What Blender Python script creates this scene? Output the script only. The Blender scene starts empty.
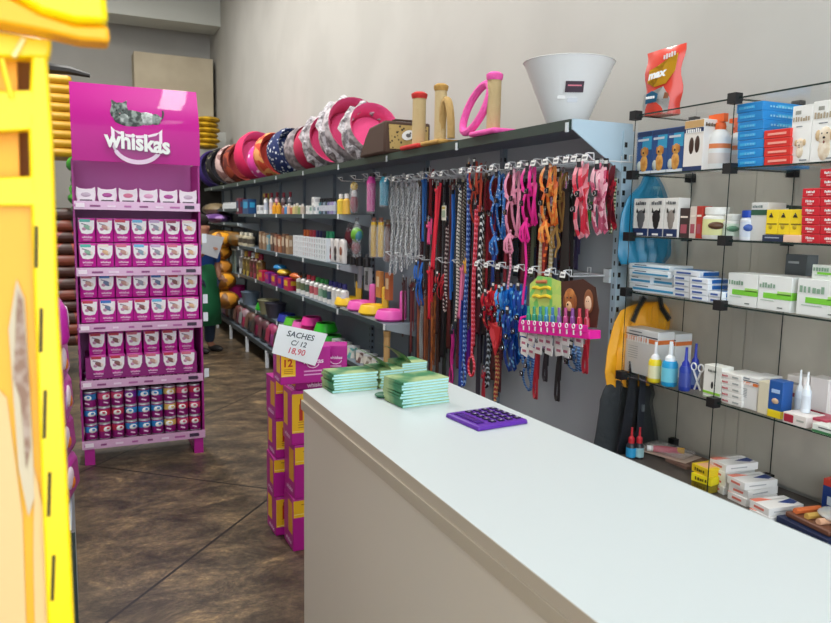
import bpy, bmesh, math, random
from math import sin, cos, pi, radians, atan2, sqrt
from mathutils import Vector, Matrix
random.seed(7)
C = bpy.context.scene.collection
H = 1.6                                    # eye height
F = 730.0
def _cam_axes():
    d = lambda x, y: Vector(((x-415.5)/F, (y-311.5)/F, 1.0))
    Y = d(75, 213).normalized()
    n = d(75, 213).cross(d(1075, 213+18.2)).normalized()
    if n[1] > 0: n = -n
    return Y.cross(n), Y, n
AX = _cam_axes()
def ray(px, py):
    c = Vector(((px-415.5)/F, (py-311.5)/F, 1.0))
    return Vector((AX[0].dot(c), AX[1].dot(c), AX[2].dot(c)))
E0 = Vector((0, 0, H))
def onX(px, py, x): r = ray(px, py); return E0 + r*(x/r.x)
def onY(px, py, y): r = ray(px, py); return E0 + r*(y/r.y)
def onZ(px, py, z): r = ray(px, py); return E0 + r*((z-H)/r.z)
def YZ(px, x, z):                        # depth where the column px meets height z on the plane X = x
    py = 230.0
    for _ in range(6):
        p = onX(px, py, x); py += (p.z-z)*F/(p.y*.9+x*.42)
    return onX(px, py, x).y
def YX(px, x, py=230): return onX(px, py, x).y          # depth of a column of the rack
# ---------------------------------------------------------------- materials
def lin(c):
    if isinstance(c, str): c = tuple(int(c[i:i+2], 16) for i in (0, 2, 4))
    return tuple((v/255/12.92 if v/255 <= .04045 else ((v/255+.055)/1.055)**2.4) for v in c) + (1.0,)
_M = {}
def mat(c, rough=.5, metal=0, trans=0, alpha=1, emit=0, pat=None, c2=None, scale=20, c3=None, bump=0, coat=0, axis='Z'):
    key = (c, rough, metal, trans, alpha, emit, pat, c2, scale, c3, bump, coat, axis)
    if key in _M: return _M[key]
    m = bpy.data.materials.new('material'); m.use_nodes = True
    nt = m.node_tree; b = nt.nodes['Principled BSDF']
    b.inputs['Base Color'].default_value = lin(c); b.inputs['Roughness'].default_value = rough
    b.inputs['Metallic'].default_value = metal; b.inputs['Transmission Weight'].default_value = trans
    b.inputs['Alpha'].default_value = alpha; b.inputs['Coat Weight'].default_value = coat
    if emit: b.inputs['Emission Color'].default_value = lin(c); b.inputs['Emission Strength'].default_value = emit
    if pat or bump:
        tc = nt.nodes.new('ShaderNodeTexCoord')
    if pat:
        if pat == 'noise':
            t = nt.nodes.new('ShaderNodeTexNoise'); t.inputs['Scale'].default_value = scale; t.inputs['Detail'].default_value = 4; o = t.outputs['Fac']; w = (.42, .58)
        elif pat == 'spots':
            t = nt.nodes.new('ShaderNodeTexVoronoi'); t.inputs['Scale'].default_value = scale; o = t.outputs['Distance']; w = (.24, .34)
        elif pat == 'cells':
            t = nt.nodes.new('ShaderNodeTexVoronoi'); t.inputs['Scale'].default_value = scale; o = t.outputs['Color']; w = (.4, .55)
        elif pat == 'bands':
            t = nt.nodes.new('ShaderNodeTexWave'); t.inputs['Scale'].default_value = scale; t.bands_direction = axis; t.inputs['Distortion'].default_value = .4; o = t.outputs['Fac']; w = (.45, .55)
        elif pat == 'braid':
            t = nt.nodes.new('ShaderNodeTexWave'); t.inputs['Scale'].default_value = scale; t.bands_direction = 'DIAGONAL'; o = t.outputs['Fac']; w = (.62, .72)
        nt.links.new(tc.outputs['Object'], t.inputs['Vector'])
        r = nt.nodes.new('ShaderNodeValToRGB'); r.color_ramp.elements[0].position = w[0]; r.color_ramp.elements[1].position = w[1]
        if pat == 'spots': c, c2 = c2, c
        r.color_ramp.elements[0].color = lin(c); r.color_ramp.elements[1].color = lin(c2)
        if c3:
            e = r.color_ramp.elements.new(.9 if w[1] < .85 else .97); e.color = lin(c3)
        nt.links.new(o, r.inputs['Fac']); nt.links.new(r.outputs['Color'], b.inputs['Base Color'])
    if bump:
        t = nt.nodes.new('ShaderNodeTexNoise'); t.inputs['Scale'].default_value = bump; t.inputs['Detail'].default_value = 3
        nt.links.new(tc.outputs['Object'], t.inputs['Vector'])
        bp = nt.nodes.new('ShaderNodeBump'); bp.inputs['Strength'].default_value = .6; bp.inputs['Distance'].default_value = .01
        nt.links.new(t.outputs['Fac'], bp.inputs['Height']); nt.links.new(bp.outputs['Normal'], b.inputs['Normal'])
    _M[key] = m; return m
WHITE = mat('f2f2f0', .4); BLACK = mat('111214', .5); STEEL = mat('d2d6d8', .35, .6); CHROME = mat('d8dadb', .18, 1)
MAG = mat('b0128a', .35); MAGD = mat('8c0f6e', .4); YEL = mat('f5c400', .4); SLATE = mat('3a4650', .5)
# ---------------------------------------------------------------- text as faces
_T = {}
def textgeo(s, bold=0.0, shear=0.0):
    k = (s, bold, shear)
    if k not in _T:
        cu = bpy.data.curves.new('t', 'FONT'); cu.body = s; cu.align_x = 'CENTER'; cu.align_y = 'CENTER'; cu.offset = bold; cu.shear = shear
        cu.resolution_u = 3; cu.fill_mode = 'FRONT'
        o = bpy.data.objects.new('t', cu); C.objects.link(o)
        dg = bpy.context.evaluated_depsgraph_get(); me = o.evaluated_get(dg).to_mesh()
        v = [(p.co.x, p.co.y) for p in me.vertices]; f = [tuple(p.vertices) for p in me.polygons]
        bpy.data.objects.remove(o); bpy.data.curves.remove(cu)
        x0 = min(a for a, b in v); x1 = max(a for a, b in v); y0 = min(b for a, b in v); y1 = max(b for a, b in v)
        _T[k] = ([((a-(x0+x1)/2)/(x1-x0), (b-(y0+y1)/2)/(x1-x0)) for a, b in v], f, (y1-y0)/(x1-x0))
    return _T[k]
# ---------------------------------------------------------------- mesh builder
def V(*a): return Vector(a)
class MB:
    def __init__(s): s.v = []; s.f = []; s.m = []; s.mats = []
    def mi(s, m):
        if m not in s.mats: s.mats.append(m)
        return s.mats.index(m)
    def add(s, vs, fs, m):
        n = len(s.v); s.v += [tuple(x) for x in vs]; i = s.mi(m)
        for f in fs: s.f.append(tuple(n+k for k in f)); s.m.append(i)
        return s
    def box(s, c, d, m, rz=0, rx=0, ry=0, top=(1, 1), fm=None):
        hx, hy, hz = d[0]/2, d[1]/2, d[2]/2
        R = Matrix.Rotation(rz, 3, 'Z') @ Matrix.Rotation(ry, 3, 'Y') @ Matrix.Rotation(rx, 3, 'X')
        vs = [Vector(c) + R @ Vector((x*hx*(top[0] if z > 0 else 1), y*hy*(top[1] if z > 0 else 1), z*hz)) for z in (-1, 1) for y in (-1, 1) for x in (-1, 1)]
        fs = {'-z': (0, 2, 3, 1), '+z': (4, 5, 7, 6), '-y': (0, 1, 5, 4), '+y': (2, 6, 7, 3), '-x': (0, 4, 6, 2), '+x': (1, 3, 7, 5)}
        n = len(s.v); s.v += [tuple(x) for x in vs]
        for k, f in fs.items():
            s.f.append(tuple(n+i for i in f)); s.m.append(s.mi((fm or {}).get(k, m)))
        return s
    def lathe(s, prof, c, m, seg=16, axis='Z', ms=None, sx=1, sy=1, ang=None):
        vs = []; fs = []
        for r, z in prof:
            for k in range(seg):
                a = 2*pi*k/seg; p = (r*cos(a)*sx, r*sin(a)*sy, z)
                if axis == 'Y': p = (p[0], p[2], p[1])
                elif axis == 'X': p = (p[2], p[0], p[1])
                p = Vector(p)
                if ang: p = Matrix.Rotation(ang[1], 3, ang[0]) @ p
                vs.append(Vector(c)+p)
        n = len(s.v); s.v += [tuple(x) for x in vs]
        for i in range(len(prof)-1):
            for k in range(seg):
                k2 = (k+1) % seg; s.f.append((n+i*seg+k, n+i*seg+k2, n+(i+1)*seg+k2, n+(i+1)*seg+k)); s.m.append(s.mi(ms[i] if ms else m))
        s.f.append(tuple(n+k for k in reversed(range(seg)))); s.m.append(s.mi(ms[0] if ms else m))
        L = n+(len(prof)-1)*seg; s.f.append(tuple(L+k for k in range(seg))); s.m.append(s.mi(ms[-1] if ms else m))
        return s
    def ell(s, c, r, m, seg=12, rings=8, R=None):
        prof = [(sin(pi*i/rings), -cos(pi*i/rings)) for i in range(rings+1)]; vs = []; fs = []
        for a, z in prof:
            for k in range(seg):
                t = 2*pi*k/seg; p = Vector((r[0]*a*cos(t), r[1]*a*sin(t), r[2]*z))
                vs.append(Vector(c) + (R @ p if R else p))
        for i in range(rings):
            for k in range(seg): fs.append((i*seg+k, i*seg+(k+1) % seg, (i+1)*seg+(k+1) % seg, (i+1)*seg+k))
        return s.add(vs, fs, m)
    def tube(s, pts, r, m, seg=6, closed=False, flat=None):
        pts = [Vector(p) for p in pts]; n = len(pts); vs = []; fs = []
        rr = r if isinstance(r, (list, tuple)) else [r]*n; up = None
        for i, p in enumerate(pts):
            t = (pts[(i+1) % n]-pts[i-1]) if closed else (pts[min(i+1, n-1)]-pts[max(i-1, 0)])
            t.normalize()
            if flat is not None:
                a = Vector(flat) - t*t.dot(Vector(flat)); a = a.normalized() if a.length > 1e-4 else t.orthogonal().normalized()
            elif up is None: a = t.orthogonal().normalized()
            else:
                a = up - t*t.dot(up); a = a.normalized() if a.length > 1e-5 else t.orthogonal().normalized()
            up = a; b = t.cross(a)
            for k in range(seg):
                q = 2*pi*(k+.5)/seg
                vs.append(p + (a*cos(q)*rr[i] + b*sin(q)*rr[i]*(s_ratio if flat is not None else 1)))
        for i in range(n if closed else n-1):
            for k in range(seg): fs.append((i*seg+k, i*seg+(k+1) % seg, ((i+1) % n)*seg+(k+1) % seg, ((i+1) % n)*seg+k))
        if not closed: fs += [tuple(reversed(range(seg))), tuple((n-1)*seg+k for k in range(seg))]
        return s.add(vs, fs, m)
    def strap(s, pts, w, m, th=.0015, wd=(0, 1, 0)):       # flat webbing
        pts = [Vector(p) for p in pts]; n = len(pts); vs = []; fs = []
        for i, p in enumerate(pts):
            t = (pts[min(i+1, n-1)]-pts[max(i-1, 0)]).normalized()
            a = Vector(wd) - t*t.dot(Vector(wd)); a = a.normalized() if a.length > .05 else t.orthogonal().normalized(); b = t.cross(a)
            vs += [p+a*w/2+b*th, p-a*w/2+b*th, p-a*w/2-b*th, p+a*w/2-b*th]
        for i in range(n-1):
            for k in range(4): fs.append((i*4+k, i*4+(k+1) % 4, (i+1)*4+(k+1) % 4, (i+1)*4+k))
        fs += [(3, 2, 1, 0), tuple((n-1)*4+k for k in range(4))]
        return s.add(vs, fs, m)
    def prism(s, poly, o, u, v, th, m, side=None):          # outline in the (u,v) plane at o, thickness towards u x v
        u = Vector(u); v = Vector(v); w = u.cross(v).normalized(); o = Vector(o); n = len(poly)
        a = [o+u*x+v*y for x, y in poly]; b = [p+w*th for p in a]
        s.add(a+b, [tuple(reversed(range(n))), ], m); k0 = len(s.v)-2*n
        s.f.append(tuple(k0+n+k for k in range(n))); s.m.append(s.mi(m))
        for k in range(n): s.f.append((k0+k, k0+(k+1) % n, k0+n+(k+1) % n, k0+n+k)); s.m.append(s.mi(side or m))
        return s
    def text(s, t, o, u, v, w, m, bold=0.0, hmax=None, shear=0.0, off=.0006):
        g, f, asp = textgeo(t, bold, shear); u = Vector(u).normalized(); v = Vector(v).normalized(); nn = u.cross(v)*off
        k = w; hy = w if not hmax else min(w, hmax/asp)
        if hmax and w*asp > hmax: k = hmax/asp
        return s.add([Vector(o)+nn+u*x*k+v*y*k for x, y in g], f, m)
    def build(s, name, parent=None, smooth=True, bevel=0, loc=None, sub=0, solid=0):
        me = bpy.data.meshes.new(name); me.from_pydata(s.v, [], s.f)
        for m in s.mats: me.materials.append(m)
        me.polygons.foreach_set('material_index', s.m)
        if smooth:
            me.polygons.foreach_set('use_smooth', [True]*len(s.f)); me.set_sharp_from_angle(angle=radians(38))
        me.update()
        o = bpy.data.objects.new(name, me); C.objects.link(o)
        if parent: o.parent = parent
        if loc is not None: o.location = loc
        if bevel:
            b = o.modifiers.new('b', 'BEVEL'); b.width = bevel; b.segments = 2; b.limit_method = 'ANGLE'; b.angle_limit = radians(40)
        if sub: q = o.modifiers.new('s', 'SUBSURF'); q.levels = sub; q.render_levels = sub
        return o
s_ratio = .3
def tag(o, label, cat, group=None):
    o['label'] = label; o['category'] = cat
    if group: o['group'] = group
    return o
def thing(name, label, cat, loc=(0, 0, 0), rz=0, group=None):
    o = bpy.data.objects.new(name, None); C.objects.link(o); o.location = loc; o.rotation_euler = (0, 0, rz); o.empty_display_size = .05
    return tag(o, label, cat, group)
def struct(o): o['kind'] = 'structure'; return o
KIDS = {}
def dup(root, loc, label, rz=None, group=None):
    r = root.copy(); C.objects.link(r); r.location = loc
    if rz is not None: r.rotation_euler = (0, 0, rz)
    r['label'] = label
    if group: r['group'] = group
    if root not in KIDS: KIDS[root] = [(ch, list(ch.children)) for ch in root.children]
    for ch, gs in KIDS[root]:
        c = ch.copy(); C.objects.link(c); c.parent = r
        for g in gs:
            d = g.copy(); C.objects.link(d); d.parent = c
    return r
class Kind:                                   # first use places the prototype itself, the rest are copies
    def __init__(s, make): s.make = make; s.p = None
    def put(s, loc, label, rz=0, group=None):
        if s.p is None:
            s.p = s.make(); s.p.location = loc; s.p.rotation_euler = (0, 0, rz); s.p['label'] = label
            if group: s.p['group'] = group
            return s.p
        return dup(s.p, loc, label, rz, group)
ORD = ['first', 'second', 'third', 'fourth', 'fifth', 'sixth', 'seventh', 'eighth', 'ninth', 'tenth', 'eleventh', 'twelfth', 'thirteenth', 'fourteenth', 'fifteenth', 'sixteenth']

# ================================================================ SETTING
def setting():
    # floor: dark brown marbled slabs laid on the diagonal
    m = bpy.data.materials.new('brown_slab'); m.use_nodes = True; nt = m.node_tree; N = nt.nodes; L = nt.links; b = N['Principled BSDF']
    tc = N.new('ShaderNodeTexCoord'); mp = N.new('ShaderNodeMapping'); mp.inputs['Scale'].default_value = (1, 1.45, 1); mp.inputs['Rotation'].default_value = (0, 0, .5)
    L.new(tc.outputs['Object'], mp.inputs['Vector'])
    n1 = N.new('ShaderNodeTexNoise'); n1.inputs['Scale'].default_value = 3.4; n1.inputs['Detail'].default_value = 14; n1.inputs['Roughness'].default_value = .84; n1.inputs['Distortion'].default_value = .35
    L.new(mp.outputs['Vector'], n1.inputs['Vector'])
    r = N.new('ShaderNodeValToRGB'); e = r.color_ramp.elements; e[0].position = .36; e[0].color = lin('231d19'); e[1].position = .68; e[1].color = lin('c4a674')
    for p, c in ((.44, '41372b'), (.52, '5f513f'), (.59, '836e52')): q = e.new(p); q.color = lin(c)
    L.new(n1.outputs['Fac'], r.inputs['Fac'])
    # grout
    mp2 = N.new('ShaderNodeMapping'); mp2.vector_type = 'POINT'; mp2.inputs['Rotation'].default_value = (0, 0, -radians(49)); L.new(tc.outputs['Object'], mp2.inputs['Vector'])
    sx = N.new('ShaderNodeSeparateXYZ'); L.new(mp2.outputs['Vector'], sx.inputs['Vector'])
    def line(out, off, sp):
        a = N.new('ShaderNodeMath'); a.operation = 'ADD'; a.inputs[1].default_value = off+sp/2+sp*20; L.new(out, a.inputs[0])
        c = N.new('ShaderNodeMath'); c.operation = 'MODULO'; c.inputs[1].default_value = sp; L.new(a.outputs[0], c.inputs[0])
        d = N.new('ShaderNodeMath'); d.operation = 'SUBTRACT'; d.inputs[1].default_value = sp/2; L.new(c.outputs[0], d.inputs[0])
        f = N.new('ShaderNodeMath'); f.operation = 'ABSOLUTE'; L.new(d.outputs[0], f.inputs[0])
        g = N.new('ShaderNodeMath'); g.operation = 'LESS_THAN'; g.inputs[1].default_value = .007; L.new(f.outputs[0], g.inputs[0]); return g
    a49 = radians(49)
    yl = -.4*sin(a49)+3.35*cos(a49)      # rotated second coordinate of the long seam
    xl = .55*cos(a49)+4.5*sin(a49)
    g1 = line(sx.outputs['Y'], -yl, 1.3); g2 = line(sx.outputs['X'], -xl, 2.3)
    mx = N.new('ShaderNodeMath'); mx.operation = 'MAXIMUM'; L.new(g1.outputs[0], mx.inputs[0]); L.new(g2.outputs[0], mx.inputs[1])
    mix = N.new('ShaderNodeMix'); mix.data_type = 'RGBA'; L.new(mx.outputs[0], mix.inputs[0]); L.new(r.outputs['Color'], mix.inputs[6]); mix.inputs[7].default_value = lin('0e0c0a')
    L.new(mix.outputs[2], b.inputs['Base Color']); b.inputs['Roughness'].default_value = .38
    bp = N.new('ShaderNodeBump'); bp.inputs['Strength'].default_value = .25; bp.inputs['Distance'].default_value = .01; L.new(n1.outputs['Fac'], bp.inputs['Height']); L.new(bp.outputs['Normal'], b.inputs['Normal'])
    struct(MB().box((.4, 6, -.05), (4.3, 17.6, .1), m).build('floor'))
    wall = mat('bbb9b3', .85, pat='noise', c2='b5b3ad', scale=1.2)
    struct(MB().box((2.5, 6, 2.75), (.1, 17.6, 5.5), wall).build('wall_right'))
    struct(MB().box((-1.75, 6.8, 2.75), (.1, 16.0, 5.5), wall).build('wall_left'))  # unseen wall, cut short near the shop front to let in more daylight
    struct(MB().box((.4, 14.85, 2.75), (4.3, .1, 5.5), wall).build('wall_back'))
    struct(MB().box((.4, 6, 5.55), (4.3, 17.6, .1), mat('b9bdb4', .9)).build('ceiling'))
    o = MB().box((.37, 13.95, 5.2), (4.15, .7, .6), mat('c9cbc4', .85)).build('trim_beam'); struct(o)
    # wood laminate panels behind the glass shelves
    pm = mat('bdb7aa', .6, pat='noise', c2='ccc6b8', scale=3)
    y = 2.75
    k = 1
    for w in (.67, .43, .47, .6):
        struct(MB().box((2.44, y-w/2, 1.3), (.012, w-.005, 1.38), pm).build('trim_%d' % k)); k += 1; y -= w
    # arch at the back of the shop
    am = mat('b7b8b2', .8)
    c = onY(226, 200, 13.3); b_ = MB(); n = 24; ri, ro = .62, 1.15
    pts = [(ri*cos(pi*k/n), ri*sin(pi*k/n)) for k in range(n+1)]; po = [(ro*cos(pi*k/n), ro*sin(pi*k/n)) for k in range(n+1)]
    for k in range(n):
        b_.prism([pts[k], po[k], po[k+1], pts[k+1]], (c.x, 13.3, 1.9), (1, 0, 0), (0, 0, 1), -.25, am)
    b_.box((c.x-(ri+ro)/2, 13.42, .95), (ro-ri, .25, 1.9), am); b_.box((c.x+(ri+ro)/2-.0, 13.42, .95), (ro-ri, .25, 1.9), am)
    o = b_.build('door_1'); struct(o)
    struct(MB().box((c.x, 13.7, 1.3), (1.3, .04, 2.6), mat('17140f', .8)).build('arch_dark_sheet'))  # near-black sheet painted as the unlit inside of the arch
    # big boarded locker under the beam
    a = onY(133, 52, 14.2); e2 = onY(212, 60, 14.2)
    t = tag(MB().box(((a.x+e2.x)/2, 14.35, (a.z+2.75)/2), (e2.x-a.x, .5, a.z-2.75), mat('c9bda4', .75, pat='noise', c2='bfb299', scale=1.5)).build('plywood_cabinet', bevel=.01), 'large beige boarded cabinet high up under the beam at the back', 'cabinet')
    o = MB().box(((a.x+e2.x)/2, 14.2, 2.68), (e2.x-a.x+.25, .8, .12), am).build('trim_ledge'); struct(o)
    for k, (x, z) in enumerate(((.15, .02), (.4, .03), (.9, .018))):
        pass
setting()

def camera_lights():
    cd = bpy.data.cameras.new('camera'); co = bpy.data.objects.new('camera', cd); C.objects.link(co)
    X, Y, Z = AX                                   # world axes in camera (right, down, forward)
    right = Vector((X[0], Y[0], Z[0])); down = Vector((X[1], Y[1], Z[1])); fwd = Vector((X[2], Y[2], Z[2]))
    M = Matrix((right, -down, -fwd)).transposed().to_4x4(); M.translation = E0
    co.matrix_world = M; cd.sensor_width = 36; cd.lens = 36*F/831; cd.clip_start = .05; cd.clip_end = 60
    cd.dof.use_dof = True; cd.dof.focus_distance = 2.9; cd.dof.aperture_fstop = 5.5
    bpy.context.scene.camera = co
    w = bpy.data.worlds.new('world'); bpy.context.scene.world = w; w.use_nodes = True
    bg = w.node_tree.nodes['Background']; bg.inputs[0].default_value = (.86, .93, 1, 1); bg.inputs[1].default_value = 3.4
    # tube lamps added out of view under the ceiling to light the room
    k = 0
    for y, x, p in ((.4, 1.2, 14), (3.2, 1.0, 75), (6.0, .3, 110), (8.6, .3, 110), (11.2, .3, 70)):
        t = thing('added_lamp', 'added unseen twin tube lamp under the ceiling, %s from the shop front' % ORD[k], 'added lamp', (x, y, 5.42), 0, 'added tube lamps above the aisle'); k += 1
        MB().box((0, 0, .05), (.16, 1.2, .04), WHITE).build('housing', t)
        MB().tube([(-.04, -.58, .0), (-.04, .58, .0)], .014, mat('fff6e8', emit=3)).build('tube', t)
        MB().tube([(.04, -.58, .0), (.04, .58, .0)], .014, mat('fff6e8', emit=3)).build('tube', t)
        MB().box((0, 0, .074), (.08, 1.0, .012), STEEL).build('mounting_plate', t)
        ld = bpy.data.lights.new('added_tube_light', 'AREA'); ld.shape = 'RECTANGLE'; ld.size = .25; ld.size_y = 1.2; ld.energy = p; ld.color = (1, .98, .95)
        lo = bpy.data.objects.new('added_tube_light', ld); C.objects.link(lo); lo.location = (x, y, t.location.z-.05)
    s = bpy.context.scene; s.view_settings.view_transform = 'Standard'; s.view_settings.look = 'None'; s.view_settings.gamma = 1; s.view_settings.use_curve_mapping = False
    s.view_settings.exposure = .12
camera_lights()

# ================================================================ WALL RACK
XF, XB = 1.92, 2.215
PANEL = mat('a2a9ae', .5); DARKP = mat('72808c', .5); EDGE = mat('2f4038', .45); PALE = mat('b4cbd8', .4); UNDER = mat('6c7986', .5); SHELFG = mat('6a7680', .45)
def rack():
    t = thing('wall_rack', 'long metal shop rack along the right wall, shelves, hooks and pegboard', 'shop rack', (2.05, 7, 0))
    def part(mb, n, label=None, bevel=0):
        o = mb.build(n, t, bevel=bevel); o.location = (-2.05, -7, 0)
        if label: o['label'] = label
        return o
    nodes = [2.6, 3.6, 4.6, 5.6, 6.6, 7.6, 8.6, 9.6, 10.6, 11.6, 12.3]
    for i in range(len(nodes)-1):
        a, b = nodes[i], nodes[i+1]
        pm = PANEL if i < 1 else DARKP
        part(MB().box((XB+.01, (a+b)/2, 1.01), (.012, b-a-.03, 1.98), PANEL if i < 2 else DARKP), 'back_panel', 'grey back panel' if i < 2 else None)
    for i, y in enumerate(nodes):
        m = PALE if i == 0 else SHELFG
        mb = MB().box((XB+.005, y, 1.0), (.06, .035, 2.0), m)
        if i < 4:
            for k in range(36): mb.box((XB-.026, y, .12+k*.052), (.002, .006, .02), BLACK); mb.box((XB-.01, y-.018, .12+k*.052), (.014, .002, .022), BLACK)
        part(mb, 'upright', 'pale blue slotted end upright' if i == 0 else None)
        if i >= 3: part(MB().box((1.80, y, .09), (.03, .04, .18), mat('d8dee2', .5)), 'foot')
    for i in range(len(nodes)-1):
        a, b = nodes[i], nodes[i+1]; y = (a+b)/2; w = b-a-.006
        mb = MB().box(((XF+XB)/2, y, 2.005), (XB-XF, w, .012), UNDER, fm={'+z': EDGE}).box((XF, y, 2.01), (.01, w, .045), EDGE)
        mb.box((XF-.006, a+.02, 2.0), (.006, .02, .04), mat('cfd6da', .5))
        part(mb, 'top_shelf')
    # pale end bracket of the top shelf
    part(MB().prism([(XF, 2.033), (XB+.03, 2.033), (XB+.03, 1.82), (XB-.02, 1.82), (XF, 1.99)], (0, 2.597, 0), (1, 0, 0), (0, 0, 1), .008, PALE), 'end_bracket', 'pale blue triangular end bracket')
    def shelf(y0, y1, z, m=SHELFG, xf=XF):
        mb = MB().box(((xf+XB)/2, (y0+y1)/2, z-.008), (XB-xf, y1-y0-.01, .012), m).box((xf, (y0+y1)/2, z-.02), (.01, y1-y0-.01, .035), mat('34464b', .4))
        mb.prism([(xf, z-.003), (XB-.01, z-.003), (XB-.01, z-.11), (xf, z-.04)], (0, y0+.006, 0), (1, 0, 0), (0, 0, 1), .004, mat('9aa5ab', .5))
        mb.box((xf-.007, y0+.02, z-.02), (.006, .03, .04), mat('dfe5e8', .5))
        part(mb, 'shelf')
    for i in range(3, 7):
        for z in (1.63, 1.225, .86, .49): shelf(nodes[i], nodes[i+1], z)
    shelf(4.6, 5.6, .875); shelf(4.6, 5.6, .49)
    for i in range(7, 10):
        for z in (1.70, 1.51, 1.2, .84, .49): shelf(nodes[i], nodes[i+1], z)
    for i in range(2, 10): part(MB().box((2.0, (nodes[i]+nodes[i+1])/2, .19), (.4, nodes[i+1]-nodes[i]-.01, .02), SHELFG).box((1.8, (nodes[i]+nodes[i+1])/2, .195), (.012, nodes[i+1]-nodes[i]-.01, .05), mat('2b353b', .5)), 'base_shelf')
    for y0, y1 in ((2.6, 3.6), (3.6, 4.6)):
        part(MB().box((2.05, (y0+y1)/2, .1), (.3, y1-y0-.01, .2), SHELFG), 'base_shelf')
    # rails and hooks
    def rail(y0, y1, z):
        part(MB().tube([(XB-.03, y0, z), (XB-.03, y1, z)], .006, STEEL).box((XB-.02, y0+.02, z), (.03, .04, .06), mat('d5dde1', .4)), 'rail')
    rail(2.62, 3.58, 1.86); rail(3.62, 4.58, 1.86); rail(4.62, 5.58, 1.90); rail(2.62, 3.58, 1.36); rail(3.62, 4.58, 1.34); rail(4.62, 5.58, 1.58)
    return t, part
RACK, rpart = rack()
TAGM = mat('e8e8e4', .5); TAGD = mat('6f6f74', .5)
def hook(y, z, L=.17, tagc=True):
    x = XB-.03; e = x-L
    WH = mat('e6e9ea', .35, .3); mb = MB().tube([(x, y, z), (e-.035, y, z), (e-.065, y, z+.022)], .0035, WH, 5)
    mb.tube([(e-.03, y, z+.028), (e-.06, y, z+.028), (e-.075, y, z+.024)], .0025, WH, 4).tube([(e-.03, y, z), (e-.03, y, z+.028)], .002, WH, 4).tube([(x, y-.012, z), (x, y+.012, z), (x, y+.012, z+.03), (x, y-.012, z+.03)], .0025, WH, 4, closed=True)
    if tagc: mb.box((e-.077, y, z+.008), (.002, .036, .026), TAGM, ry=.2).box((e-.0785, y, z+.008), (.001, .026, .009), TAGD, ry=.2)
    rpart(mb, 'hook')
# ---------------------------------------------------------------- hanging goods
def W(px, z, x): return V(x, YZ(px, x, z), z)
def zof(px, py, x): return onX(px, py, x).z
def loc_of(pts):
    return pts[0].copy()
def fin(mb, name, o, label, cat, group=None, parts=()):
    """thing whose geometry is given in world space, with origin moved to o"""
    t = thing(name, label, cat, o, 0, group)
    for n, m, l in [('body', mb, None)] + list(parts):
        q = m.build(n, t); q.location = (-o[0], -o[1], -o[2])
        if l: q['label'] = l
    return t
def clip(mb, p, s=1.0):
    mb.tube([p+V(0, .010*s*cos(a), -.014*s+.014*s*sin(a)) for a in [2*pi*k/8 for k in range(8)]], .002*s, CHROME, 4, closed=True)
    mb.box(p+V(0, 0, -.04*s), (.008*s, .010*s, .03*s), CHROME)
def chain(px, y0, y1, x, i, n):
    p = W(px, zof(px, y0, x), x); z1 = zof(px, y1, x); mb = MB(); z = p.z; k = 0
    L = .026
    while z > z1:
        a = .0 if k % 2 else 1.2
        c = V(p.x+.004*sin(k*.7), p.y+.012*sin(k*.35+i), z)
        mb.tube([c+V(.008*cos(t)*sin(a), .008*cos(t)*cos(a), .017*sin(t)) for t in [2*pi*q/8 for q in range(8)]], .0028, STEEL, 4, closed=True)
        z -= L; k += 1
    for s in (-1, 1):                   # second fall of the doubled chain
        z = p.z-.02
        while z > z1+.05+.03*s:
            c = V(p.x+.018, p.y+s*.018+.005*sin(z*30), z); a = .6*s+(z*37 % 1)
            mb.tube([c+V(.007*cos(t)*sin(a), .007*cos(t)*cos(a), .015*sin(t)) for t in [2*pi*q/7 for q in range(7)]], .0024, STEEL, 4, closed=True); z -= .024
    h = MB(); clip(h, p+V(0, 0, .03))
    h.box(p+V(-.01, 0, .0), (.002, .03, .035), mat('9c9ea6', .4))
    fin(mb, 'chain_leash', p+V(0, 0, .04), 'steel chain leash, %s from the left of the %d hanging chains' % (ORD[i], n), 'chain leash', 'steel chain leashes on the rack', [('clip', h, 'chrome clip and card')])
def rope(px, y0, y1, x, m, label, r=.007, loop=True, hw=None, cat='leash', group=None, sway=.01, name='rope_leash'):
    r *= .82; p = W(px, zof(px, y0, x), x); z1 = zof(px, y1, x); n = 14; mb = MB(); ph = random.random()*6
    ln = p.z-z1; lw = hw or .022
    zl = z1+.11 if loop else z1
    pts = [V(p.x, p.y+sway*sin(k*.6+ph)*.6, p.z-(p.z-zl)*k/n) for k in range(n+1)]
    if loop:
        e = pts[-1]; pts += [e+V(0, lw*sin(t)*(1 if t < pi else 1), -.055+.055*cos(t)) for t in [2*pi*k/12 for k in range(1, 12)]] + [e+V(.004, 0, .01)]
    mb.tube(pts, r, m, 6)
    q = [a+V(.016, .01, 0) for a in pts[:n]]; mb.tube(q, r*.9, m, 6)
    h = MB(); clip(h, p+V(0, 0, .035)); h.box(p+V(-.004, 0, -.012), (.018, .018, .024), BLACK)
    return fin(mb, name, p+V(0, 0, .04), label, cat, group, [('clip', h, 'metal swivel clip')])
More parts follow.
